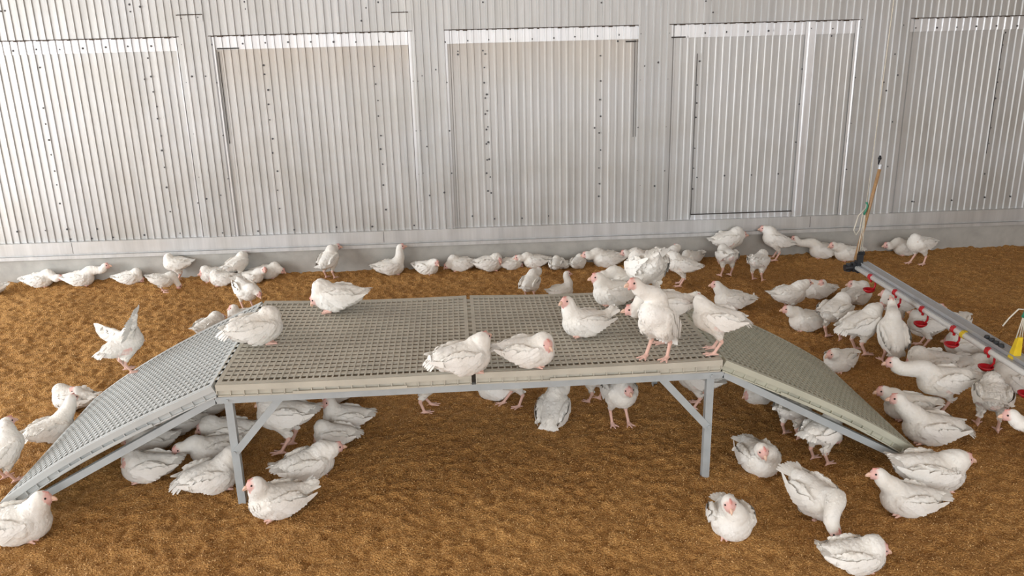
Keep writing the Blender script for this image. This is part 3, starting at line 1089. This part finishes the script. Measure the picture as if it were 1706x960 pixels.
    tag(link('plumage', me, MAT['bird'], root), kind='stuff')
    # ---- wing and tail quills
    wy = lambda x: np.interp(x, [-.19, -.15, -.10, -.05, 0, .06], [.040, .054, .077, .091, .0935, .080])*f
    if wings is None:
        for sg in (-1, 1):
            ps, ws, ns = [], [], []
            for i in range(11):
                x0 = .040-.011*i; z0 = .036-.0012*i
                x1 = -.055-.0115*i+r.normal(0, .003); z1 = -.036+.0072*i+r.normal(0, .003)
                pth = []
                for tt in (0, .35, .72, 1):
                    x = x0+(x1-x0)*tt; z = z0+(z1-z0)*tt-.008*math.sin(math.pi*tt)
                    pth.append(B(x, sg*(wy(x)-.11*max(0, abs(z-.012)-.02)+.0022+.0006*i), z))
                ps.append(pth); ws.append(.024); ns.append(R @ np.array([0, sg, .1]))
            for i in range(14):
                x0 = .062-.0105*i+r.normal(0, .004); z0 = .034+r.normal(0, .006)
                pth = []
                for tt in (0, .35, .72, 1):
                    x = x0-.046*tt; z = z0-.022*tt
                    pth.append(B(x, sg*(wy(x)-.11*max(0, abs(z-.012)-.02)+.0095), z))
                ps.append(pth); ws.append(.022); ns.append(R @ np.array([0, sg, .25]))
            VV, T = blades(ps, ws, ns)
            me = fast_mesh('wing_feathers', VV*s, T, True); set_tone(me, np.tile(FEATHER*1.02, (len(VV), 1)))
            link('wing_feathers', me, MAT['bird'], root)
    else:
        for sg in (-1, 1):
            q = [B(*(np.array(w)*np.array([1, sg if len(wings) == 1 else 1, 1]))) for w in (wings[0] if len(wings) == 1 else wings[0 if sg > 0 else 1])]
            q = np.array(q); ps, ws, ns = [], [], []
            for i in range(26):
                u = (i+.5)/26*(len(q)-1); j = min(int(u), len(q)-2); o = q[j]+(q[j+1]-q[j])*(u-j)
                out = (q[-1]-q[0]); out /= np.linalg.norm(out)
                bk = R @ np.array([-.9, 0, -.25])
                frac = u/(len(q)-1)
                d = bk*(1-frac**2)+out*(.15+1.1*frac**2); d /= np.linalg.norm(d)
                ln_ = .075+.03*frac
                up = np.cross(out, bk); up /= np.linalg.norm(up)
                ps.append([o+d*ln_*tt+up*.004*math.sin(2.5*tt+i) for tt in (0, .35, .72, 1)]); ws.append(.024); ns.append(up)
            VV, T = blades(ps, ws, ns)
            me = fast_mesh('wing_feathers', VV*s, T, True); set_tone(me, np.tile(FEATHER, (len(VV), 1)))
            link('wing_feathers', me, MAT['bird'], root)
    ps, ws, ns = [], [], []
    ta = math.radians(tail)
    for i in range(9):
        sp = math.radians((i-4)*10)
        o = B(-.128, .006*(i-4), .030)
        d = R @ np.array([-math.cos(ta)*math.cos(sp), math.sin(sp)*.8, math.sin(ta)])
        up = R @ np.array([math.sin(ta), 0, math.cos(ta)])
        ln_ = .072*tl*(1-.012*abs(i-4))+r.normal(0, .004)
        ps.append([o+d*ln_*tt+up*(.004*(4-abs(i-4))*(1-tt*.5)-.02*tt*tt) for tt in (0, .35, .72, 1)])
        ws.append(.026); ns.append(up)
    VV, T = blades(ps, ws, ns)
    me = fast_mesh('tail_feathers', VV*s, T, True); set_tone(me, np.tile(FEATHER, (len(VV), 1)))
    link('tail_feathers', me, MAT['bird'], root)
    # ---- beak and eyes
    mb = MB()
    mb.tube([hh(.021, 0, -.002)*s, hh(.032, 0, -.0035)*s, hh(.039, 0, -.0075)*s, hh(.043, 0, -.0125)*s],
            np.array([.0082, .0062, .0038, .0010])*s*HS, 8)
    mb.tube([hh(.021, 0, -.009)*s, hh(.032, 0, -.0105)*s, hh(.041, 0, -.0135)*s], np.array([.0060, .0038, .001])*s*HS, 8)
    mb.build('beak', MAT['beak'], root, True)
    for sg in (-1, 1):
        mb = MB()
        c = hh(.0115, sg*.0172, .0045)
        pts = [c+Rh @ np.array([0, sg*y*HS, 0]) for y in (-.0038, -.002, 0, .002, .0036)]
        mb.tube([q*s for q in pts], np.array([.001, .0032, .0040, .0032, .001])*s*HS, 10)
        mb.build('eye', MAT['eye'], root, True)
    return root
# ------------------------------------------------------------------ every chicken of the flock
DECK = H_+.002
G_WALL = 'chickens along the concrete wall base'
G_DECK = 'chickens on the slatted deck'
G_UND = 'chickens under the platform'
G_FRONT = 'chickens in the foreground'
G_BACK = 'chickens between platform and wall'
G_DRINK = 'chickens crowding the drinker line'
def flock():
    g = dict(group=G_WALL)
    bird('white chicken mostly cut off at the left frame edge, near the wall base', b=(-16, 494), hd=200, s=.95, **g)
    bird('white chicken resting chin low, facing right, leftmost whole bird at the wall base', b=(71, 479), hd=2, h=(98, 462), hp=-12, s=1.0, **g)
    bird('white chicken stretching its neck up to the right, second bird along the wall base', b=(141, 475), hd=2, h=(176, 443), s=1.05, hp=8, **g)
    bird('white chicken hunched with head hidden, alone between stretched bird and standing bird', b=(224, 470), hd=10, hl=(.11, -.02, .05), hp=-50, s=.92, **g)
    bird('white chicken bending away with head hidden and pink feet showing, left of standing wall bird', p='stand', b=(273, 487), hd=25, hl=(.17, 0, .06), hp=-70, pitch=-12, lift=-.05, s=.85, **g)
    bird('white chicken standing side-on facing left, leftmost standing bird at the wall', p='stand', b=(303, 464), hd=186, h=(279, 428), hp=-25, s=.95, pitch=6, **g)
    bird('white chicken lying behind another at the wall, right of the leftmost standing bird', b=(362, 464), hd=190, hl=(.09, .03, .10), s=1.0, dy=.06, **g)
    bird('white chicken asleep with head tucked, in front of the lying pair at the wall', b=(371, 470), hd=185, hl=(.10, -.02, .08), hp=-30, s=.95, mv=(0.04, -0.13), **g)
    bird('white chicken standing upright turned away, between two lying groups at the wall', p='stand', b=(403, 464), hd=50, h=(408, 424), hy=40, s=.95, pitch=14, bare=.4, **g)
    bird('white chicken sitting with face toward the camera, left of a low sleeping bird', b=(432, 467), hd=-15, h=(441, 449), hy=-60, s=.88, mv=(-0.03, -0.11), **g)
    bird('white chicken lying low facing right, last bird of the left wall group', b=(452, 459), hd=0, h=(469, 450), hp=-30, s=.95, **g)
    bird('white chicken standing tall with back turned, alone at the wall left of centre', p='stand', b=(552, 461), hd=68, h=(561, 411), hy=-55, s=1.02, pitch=24, **g)
    bird('white chicken sitting with raised pink head facing right, left of a front-facing sitter', b=(654, 450), hd=8, h=(668, 411), hp=10, s=1.08, **g)
    bird('white chicken sitting with head low in front, right beside the raised-head sitter', b=(713, 455), hd=-35, h=(727, 437), hy=-20, hp=-25, s=.95, **g)
    bird('white chicken lying low facing left with brownish neck, centre of the wall row', b=(768, 447), hd=180, h=(745, 442), hp=-35, s=.98, dirt=.5, **g)
    bird('white chicken lying with head turned back, left one of the overlapping pair at the wall', b=(815, 448), hd=3, h=(831, 434), hy=-70, s=1.05, mv=(0, -0.09), **g)
    bird('white chicken lying behind its neighbour, right one of the overlapping pair at the wall', b=(841, 444), hd=0, hl=(.11, .0, .06), hp=-40, s=.85, mv=(0.05, 0), **g)
    bird('white chicken lying flat facing left, right of the overlapping pair', b=(880, 442), hd=182, h=(863, 429), s=.92, hp=-10, mv=(0.05, -0.08), **g)
    bird('small white chicken seen from behind as a round ball, first of two at the wall', b=(923, 443), hd=80, hl=(.09, 0, .07), s=.78, **g)
    bird('greyish half-hidden chicken behind the second round ball at the wall', b=(946, 441), hd=110, hl=(.09, 0, .06), s=.62, mv=(-0.06, 0.02), **g)
    bird('small white round chicken asleep, left of the bird with stretched low head', b=(959, 443), hd=60, hl=(.09, 0, .07), s=.82, mv=(0, -0.09), **g)
    bird('white chicken lying long with low head facing left, right of the round balls', b=(1008, 441), hd=180, h=(976, 424), hp=-5, s=1.15, **g)
    bird('white chicken with tan neck lying at the wall, partly behind the deck bird', b=(1060, 438), hd=183, h=(1040, 421), hp=-10, s=1.05, mv=(0.05, -0.02), **g)
    bird('white chicken with small raised head, half hidden behind the preening stander', p='stand', b=(1112, 452), hd=30, h=(1127, 411), hy=120, s=.95, pitch=0, lift=-.03, **g)
    bird('white chicken at the wall showing only back and tail, right of the small raised head', b=(1146, 437), hd=210, hl=(.1, 0, .06), s=.9, tail=40, **g)
    bird('white chicken on the floor behind the deck with pink head pointing right', b=(1080, 462), hd=0, h=(1099, 433), s=.9, **g)
    bird('white chicken standing to preen with head tucked in its wing, beyond the deck corner', p='stand', b=(1133, 476), hd=165, h=(1118, 425), hy=-120, hp=-30, s=1.08, pitch=16, bare=.5, **dict(group=G_BACK))
    bird('white chicken standing facing right with pink flank, at the wall behind a tail-on bird', p='stand', b=(1208, 432), hd=3, h=(1238, 391), s=1.18, pitch=10, bare=.9, **g)
    bird('white chicken standing tail-on showing a pink vent, in front of the right-facing stander', p='stand', b=(1209, 461), hd=95, hl=(.16, 0, .12), hp=-60, pitch=-8, s=1.05, bare=.9, **dict(group=G_BACK))
    bird('ruffled white chicken standing bent away, right of the tail-on bird', p='stand', b=(1262, 467), hd=50, hl=(.16, 0, .10), hp=-60, pitch=-6, s=1.0, bare=.5, fluff=1.5, tail=45, **dict(group=G_BACK))
    bird('white chicken standing tall facing left, at the wall right of the pink-flanked one', p='stand', b=(1293, 431), hd=172, h=(1272, 381), s=1.1, pitch=24, mv=(-0.03, 0), **g)
    bird('white chicken sitting facing left behind the tall stander at the wall', b=(1345, 427), hd=178, h=(1315, 395), s=1.1, mv=(0.09, -0.02), **g)
    bird('white chicken sitting with pink face left, just left of the black end bracket', b=(1398, 434), hd=195, h=(1387, 408), hp=-10, s=1.05, mv=(0.03, -0.08), **g)
    bird('white chicken lying with low head left, at the wall beyond the drinker rail', b=(1503, 424), hd=180, h=(1478, 408), hp=-5, s=1.05, **g)
    bird('white chicken standing in front of the low one, beyond the drinker rail', p='stand', b=(1528, 440), hd=200, h=(1526, 399), hy=60, s=1.08, legs=(.04, -.03), **g)
    g = dict(group=G_BACK)
    bird('white chicken pecking with head down, just beyond the far left deck corner', p='stand', b=(414, 517), hd=-50, h=(431, 489), hp=-40, hy=0, pitch=-16, s=1.0, **g)
    bird('white chicken peeking left with only head and neck above the left ramp', b=(405, 542), hd=185, h=(388, 513), hp=-8, s=.95, **g)
    bird('white chicken sitting low, half hidden by the far edge of the left ramp', b=(352, 560), hd=60, hl=(.14, 0, .10), s=1.0, **g)
    bird('white chicken flapping both wings on the far edge of the left ramp', p='stand', world=(-1.985, 1.02), on=.300, hd=40, h=(226, 566), hy=-30, pitch=20, s=1.0, bare=.9,
         wings=[[(.03, .06, .03), (.01, .14, .05), (-.01, .21, .075)], [(.04, -.05, .04), (.09, -.10, .12), (.12, -.17, .20)]], tail=10, **g)
    bird('white chicken with upright neck seen from behind, left one beyond the deck edge', p='stand', b=(884, 497), hd=65, h=(898, 450), hy=10, s=.95, pitch=14, lift=-.04, **g)
    bird('white chicken head and shoulders showing over the far deck edge, facing right', b=(936, 497), hd=15, h=(945, 456), s=.85, **g)
    g = dict(group=G_DECK, on=DECK)
    bird('white chicken lying on the deck at the far right, behind a left-facing sitter', b=(1040, 491), hd=178, h=(1002, 459), hp=-15, s=1.0, mv=(0.02, 0.03), **g)
    bird('white chicken sitting at the far edge of the deck with head turned left', b=(1024, 504), hd=186, h=(994, 462), s=1.05, mv=(-0.02, -0.07), **g)
    bird('large ruffled white chicken tail-on at the far right deck corner, highest white back', p='stand', b=(1075, 503), hd=100, hl=(.17, 0, .13), hp=-60, s=1.3, pitch=-22, lift=-.02, fluff=.95, tail=50, **g)
    bird('tall white chicken stretching its neck up left at the near deck edge', p='stand', b=(1094, 597), hd=225, h=(1056, 472), hp=5, hy=-20, s=1.12, pitch=54, tail=-20, legs=(.02, -.02), fx=.13, fat=.95, **g)
    bird('white chicken with pink face looking left, standing behind the tall stretched bird', p='stand', b=(1108, 575), hd=176, h=(1052, 516), hp=0, s=1.1, pitch=4, tail=45, mv=(0, 0.06), **g)
    bird('cream-stained white chicken standing at the near right deck corner with head averted', p='stand', b=(1190, 587), hd=165, h=(1165, 499), hy=-75, s=1.0, pitch=10, dirt=.5, bare=.5, tail=-5, **g)
    bird('white chicken sitting with upright neck and cocked tail, middle of the right deck', b=(974, 563), hd=188, h=(943, 502), hy=30, hp=5, s=1.05, tail=55, tl=1.1, **g)
    bird('white chicken lying with tucked head left and pink feet, far part of the left deck', b=(562, 523), hd=178, h=(526, 497), hp=-45, s=1.15, lift=.014, **g)
    bird('white chicken sitting with its back turned over the left deck and ramp joint', b=(432, 580), hd=28, h=(452, 531), hy=40, s=1.18, lift=.014, tail=-8, bare=.3, **g)
    bird('big white chicken sitting with raised neck at the near edge over the deck joint', b=(774, 628), hd=16, h=(806, 563), hy=30, hp=10, s=1.15, tail=-12, **g)
    bird('white chicken sitting with face to the camera, near edge right of the deck joint', b=(882, 614), hd=-12, h=(909, 573), hy=-45, hp=-10, s=1.08, tail=12, **g)
    g = dict(group=G_UND)
    bird('white chicken sitting facing left, front left under the left ramp', b=(250, 805), hd=186, h=(217, 771), hp=-10, s=1.1, **g)
    bird('white chicken sitting with pink face down, between two others under the left ramp', b=(318, 790), hd=205, h=(295, 748), hy=35, hp=-20, s=1.0, mv=(0.09, 0.11), **g)
    bird('big ruffled white chicken lying behind the near left leg, tail toward the camera', b=(358, 823), hd=28, h=(386, 750), hy=60, s=1.2, bare=.3, tail=-10, **g)
    bird('greyish white chicken lying directly below the left ramp rail, nearest the ramp foot', b=(252, 758), hd=182, hl=(.11, 0, .08), s=1.0, tail=30, **g)
    bird('white chicken lying in shade below the middle of the left ramp rail', b=(300, 725), hd=190, hl=(.11, 0, .08), s=1.0, tail=5, **g)
    bird('white chicken in shade under the top of the left ramp, close behind the leg', b=(342, 697), hd=190, hl=(.11, 0, .08), s=1.05, tail=5, **g)
    bird('white chicken with lowered head facing left, behind the near left leg', b=(378, 744), hd=184, h=(338, 713), hp=-22, s=1.15, fx=.16, **g)
    bird('white chicken standing behind the left brace, facing left', p='stand', b=(478, 749), hd=176, h=(440, 669), hy=40, s=1.22, pitch=4, legs=(-.02, .01), **g)
    bird('white chicken sitting with neck raised left, right of the standing bird under the deck', b=(575, 716), hd=190, h=(546, 670), hy=20, hp=-5, s=1.05, pitch=10, **g)
    bird('white chicken asleep with head tucked, between the raised neck and the right-facing sitter', b=(558, 746), hd=172, hl=(.10, 0, .06), hp=-40, s=.95, tail=5, **g)
    bird('white chicken sitting facing right, in front of the sleeping one', b=(518, 800), hd=20, h=(560, 745), hp=0, s=1.15, fluff=1.3, pitch=8, **g)
    bird('white chicken sitting facing left beside the near left leg, pink beak near it', b=(466, 864), hd=205, h=(423, 806), hp=-6, s=1.18, fluff=1.3, pitch=8, tail=45, fx=.15, **g)
    bird('white chicken sliver seen under the left deck rail, above the raised neck bird', b=(560, 671), hd=180, hl=(.1, 0, .08), s=.8, **g)
    bird('white chicken showing only belly and striding pink legs under the deck joint left', p='stand', b=(712, 684), hd=12, hl=(.12, 0, .33), s=1.1, legs=(-.03, .03), **g)
    bird('white chicken lying under the rail, left of a pair of pink legs', b=(826, 667), hd=180, hl=(.11, 0, .10), s=.95, **g)
    bird('white chicken showing only legs and thighs under the rail, right of the lying one', p='stand', b=(856, 675), hd=200, hl=(.12, 0, .33), s=1.05, legs=(.05, -.02), **g)
    bird('white chicken sitting tail-on with neck up to the rail, middle under the right deck', b=(922, 711), hd=72, h=(942, 642), s=1.12, pitch=24, tail=-25, fluff=1.3, **g)
    bird('white chicken standing half hidden behind the front-facing stander under the deck', p='stand', b=(990, 669), hd=120, hl=(.12, 0, .28), s=1.0, **g)
    bird('white chicken standing with breast to the camera under the right deck', p='stand', b=(1032, 706), hd=-80, hl=(.13, 0, .27), s=1.1, pitch=12, legs=(.0, .02), fluff=.7, **g)
    bird('white chicken standing just behind the near right leg', p='stand', b=(1160, 678), hd=150, hl=(.12, 0, .3), s=1.05, bare=.3, **g)
    bird('small white chicken lying far under the right ramp', b=(1264, 675), hd=200, hl=(.10, 0, .08), s=.9, **g)
    bird('white chicken standing behind another under the right ramp rail', p='stand', b=(1318, 727), hd=40, hl=(.13, 0, .12), hp=-50, s=1.0, pitch=-6, **g)
    bird('white chicken standing bent with tail left, in front under the right ramp rail', p='stand', b=(1366, 770), hd=35, hl=(.17, .0, .10), hp=-50, pitch=-2, s=1.02, tail=-5, **g)
    bird('white chicken sitting head down toward the camera, right of the near right leg', b=(1262, 796), hd=-80, h=(1270, 750), hp=-28, s=1.12, bare=.2, **g)
    g = dict(group=G_FRONT)
    bird('round white chicken sitting breast-on to the camera, alone in the right foreground', b=(1216, 903), hd=-92, h=(1215, 838), hp=-22, s=1.10, pitch=10, fat=1.06, fx=.085, fluff=.8, **g)
    bird('white chicken pecking down toward the camera with spread tail, right foreground', p='sit', b=(1356, 874), hd=-64, h=(1391, 884), hp=-50, pitch=-10, lift=.03, s=1.15, tail=20, tl=1.2, fx=.19, **g)
    bird('white chicken sitting facing right, cut by the bottom frame edge', b=(1424, 958), hd=-4, h=(1467, 915), hp=-10, s=1.02, pitch=2, fluff=1.4, tail=35, **g)
    bird('white chicken sitting with upright head left, right of the pecking bird', b=(1508, 862), hd=172, h=(1462, 789), hp=0, s=1.08, pitch=6, tail=30, fx=.15, **g)
    bird('large white chicken facing right at the foot of the right ramp, beak open', b=(1548, 822), hd=-6, h=(1607, 764), hp=-4, s=1.35, pitch=-4, tail=30, fx=.19, **g)
    bird('white chicken standing with back turned at the left frame edge', p='stand', b=(16, 799), hd=60, h=(13, 702), hy=-10, s=1.02, pitch=30, tail=-20, **g)
    bird('white chicken facing right in the lower left corner, at the left ramp foot', b=(38, 908), hd=6, h=(72, 829), hp=-4, s=1.28, pitch=2, **g)
    bird('white chicken with pink face left, rear one of the pair beside the left ramp', b=(128, 692), hd=170, h=(126, 651), hy=20, s=1.02, mv=(-0.04, 0.06), **g)
    bird('white chicken lying with tail toward the camera, front one of the pair beside left ramp', b=(92, 738), hd=42, h=(120, 664), hy=30, s=1.05, tail=-8, fx=.13, **g)
    g = dict(group=G_DRINK)
    bird('white chicken sitting upright facing left, right of the cream-stained deck bird', b=(1217, 517), hd=176, h=(1192, 474), hp=2, s=1.15, pitch=8, bare=.3, **dict(group=G_BACK))
    bird('white chicken crouching to face right, tail low, nearest bird left of the drinker flock', p='stand', b=(1314, 516), hd=8, h=(1345, 471), s=1.1, pitch=4, lift=-.07, bare=.3, **g)
    bird('white chicken with tan upright neck facing left, behind the rounded back', b=(1385, 507), hd=184, h=(1370, 471), hy=20, s=1.0, mv=(-0.07, 0.13), **g)
    bird('white chicken looking left over its back, far side of the drinker flock', b=(1412, 508), hd=30, h=(1420, 473), hy=140, s=1.1, mv=(0.05, -0.04), **g)
    bird('dingy white chicken lying facing left, frontmost left of the drinker flock', b=(1342, 554), hd=180, h=(1311, 515), s=1.12, dirt=.45, **g)
    bird('round-backed white chicken standing tail-on, right of the dingy lying one', p='stand', b=(1388, 564), hd=40, hl=(.15, 0, .17), hp=-40, s=1.22, pitch=2, **g)
    bird('white chicken standing to drink facing right, middle of the drinker flock', p='stand', b=(1432, 588), hd=14, h=(1465, 511), hp=12, s=1.22, pitch=14, tail=-12, **g)
    bird('white chicken with straight-up neck seen from behind, drinking at the second red cup', p='stand', b=(1474, 600), hd=84, h=(1486, 503), hp=45, s=1.12, pitch=44, tail=-45, mv=(0.02, -0.02), **g)
    bird('white chicken behind the pipe with head just left under it, by the second cup', p='stand', b=(1490, 545), hd=172, h=(1475, 489), s=1.05, **g)
    bird('white chicken standing at the third red cup with neck up beneath the pipe', p='stand', world=(3.07, 1.50), hd=165, fat=.92, h=(1524, 523), hp=25, s=.98, pitch=10, fx=.10, tail=-15, **g)
    bird('white chicken sitting low beyond the pipe behind the third red cup', world=(3.20, 1.71), hd=170, hl=(.12, 0, .11), s=.85, **g)
    bird('white chicken beyond the aluminium rail with only its head showing over it', p='stand', world=(3.37, 1.60), hd=-140, h=(1561, 507), hp=0, hy=130, s=.84, pitch=0, lift=-.02, fx=.2, **g)
    bird('ruffled white chicken lying with spread quills right, below the third red cup', b=(1532, 618), hd=172, hl=(.10, 0, .08), hp=-30, s=1.25, fluff=1.7, tail=30, tl=1.3, mv=(-0.01, -0.12), **g)
    bird('white chicken with stained tail beyond the pipe, between third and fourth cups', world=(3.26, 1.33), hd=150, hl=(.1, 0, .1), s=1.05, dirt=.5, **g)
    bird('white chicken sitting alone between the right ramp and the drinker flock', b=(1396, 622), hd=215, h=(1385, 589), hy=-20, hp=-15, s=1.02, **g)
    bird('long white chicken facing left with pink head, large bird below the ruffled one', p='stand', b=(1566, 690), hd=170, h=(1486, 603), hp=-5, s=1.25, pitch=-2, fat=.95, lift=-.03, tail=12, fx=.18, bare=.5, mv=(0.02, 0.05), **g)
    bird('white chicken with lowered head below the fourth red cup', world=(3.09, .99), hd=10, hl=(.15, 0, .06), hp=-30, s=1.0, **g)
    bird('white chicken under the pipe between fourth and fifth red cups', world=(3.36, 1.06), hd=170, hl=(.12, 0, .09), s=1.0, **g)
    bird('very ruffled white chicken standing tail-on with pink bare rump, right of the long bird', p='stand', b=(1645, 712), hd=62, hl=(.14, .03, .20), hp=-30, s=1.15, pitch=2, fluff=1.8, bare=1.0, tail=25, tl=1.2, legs=(-.03, .02), **g)
    bird('white chicken with reddish head beside the fifth red cup', b=(1690, 655), hd=165, h=(1668, 627), hp=-15, s=1.2, **g)
    bird('white chicken with pink face sitting behind, rear one of two beside the right ramp foot', b=(1512, 695), hd=176, h=(1470, 651), hp=-4, s=1.12, fx=.15, mv=(-0.04, -0.05), **g)
    bird('white chicken with short neck facing left, front one of two beside the right ramp foot', b=(1546, 743), hd=165, h=(1494, 664), hp=0, s=1.25, tail=-8, tl=1.1, fx=.15, **g)
    bird('white chicken head and neck entering from the right frame edge', p='stand', b=(1742, 770), hd=160, h=(1683, 691), hp=-8, s=1.15, pitch=2, fx=.17, mv=(-0.06, -0.18), **g)
# ------------------------------------------------------------------ light
def area(name, loc, target, sx, sy, power, col=(1, 1, 1)):
    l = bpy.data.lights.new(name, 'AREA')
    l.shape = 'RECTANGLE'; l.size = sx; l.size_y = sy; l.energy = power; l.color = col
    o = bpy.data.objects.new(name, l); COL.objects.link(o)
    o.location = loc
    o.rotation_euler = (Vector(target)-Vector(loc)).to_track_quat('-Z', 'Y').to_euler()
    return o

w = bpy.data.worlds.new('overcast_sky'); scene.world = w
w.use_nodes = True
bg = w.node_tree.nodes['Background']
bg.inputs['Color'].default_value = (.955, .98, 1.0, 1)
bg.inputs['Strength'].default_value = 1.4
area('daylight_left_side', (-8.0, .2, 1.5), (0, 1.4, .3), 7.5, 2.6, 560, (.93, .97, 1))
area('daylight_near_side', (.0, -8.6, 3.0), (0, 1.5, .3), 13, 2.4, 430, (.97, .985, 1))

build_floor()
build_wall()
build_shell()
build_platform()
build_drinkers()
flock()

vs = scene.view_settings
scene.display_settings.display_device = 'sRGB'
vs.view_transform = 'Standard'
vs.look = 'None'
vs.exposure = 0.0
vs.gamma = 1.0
vs.use_curve_mapping = False
scene.cycles.use_denoising = True
scene.cycles.max_bounces = 6
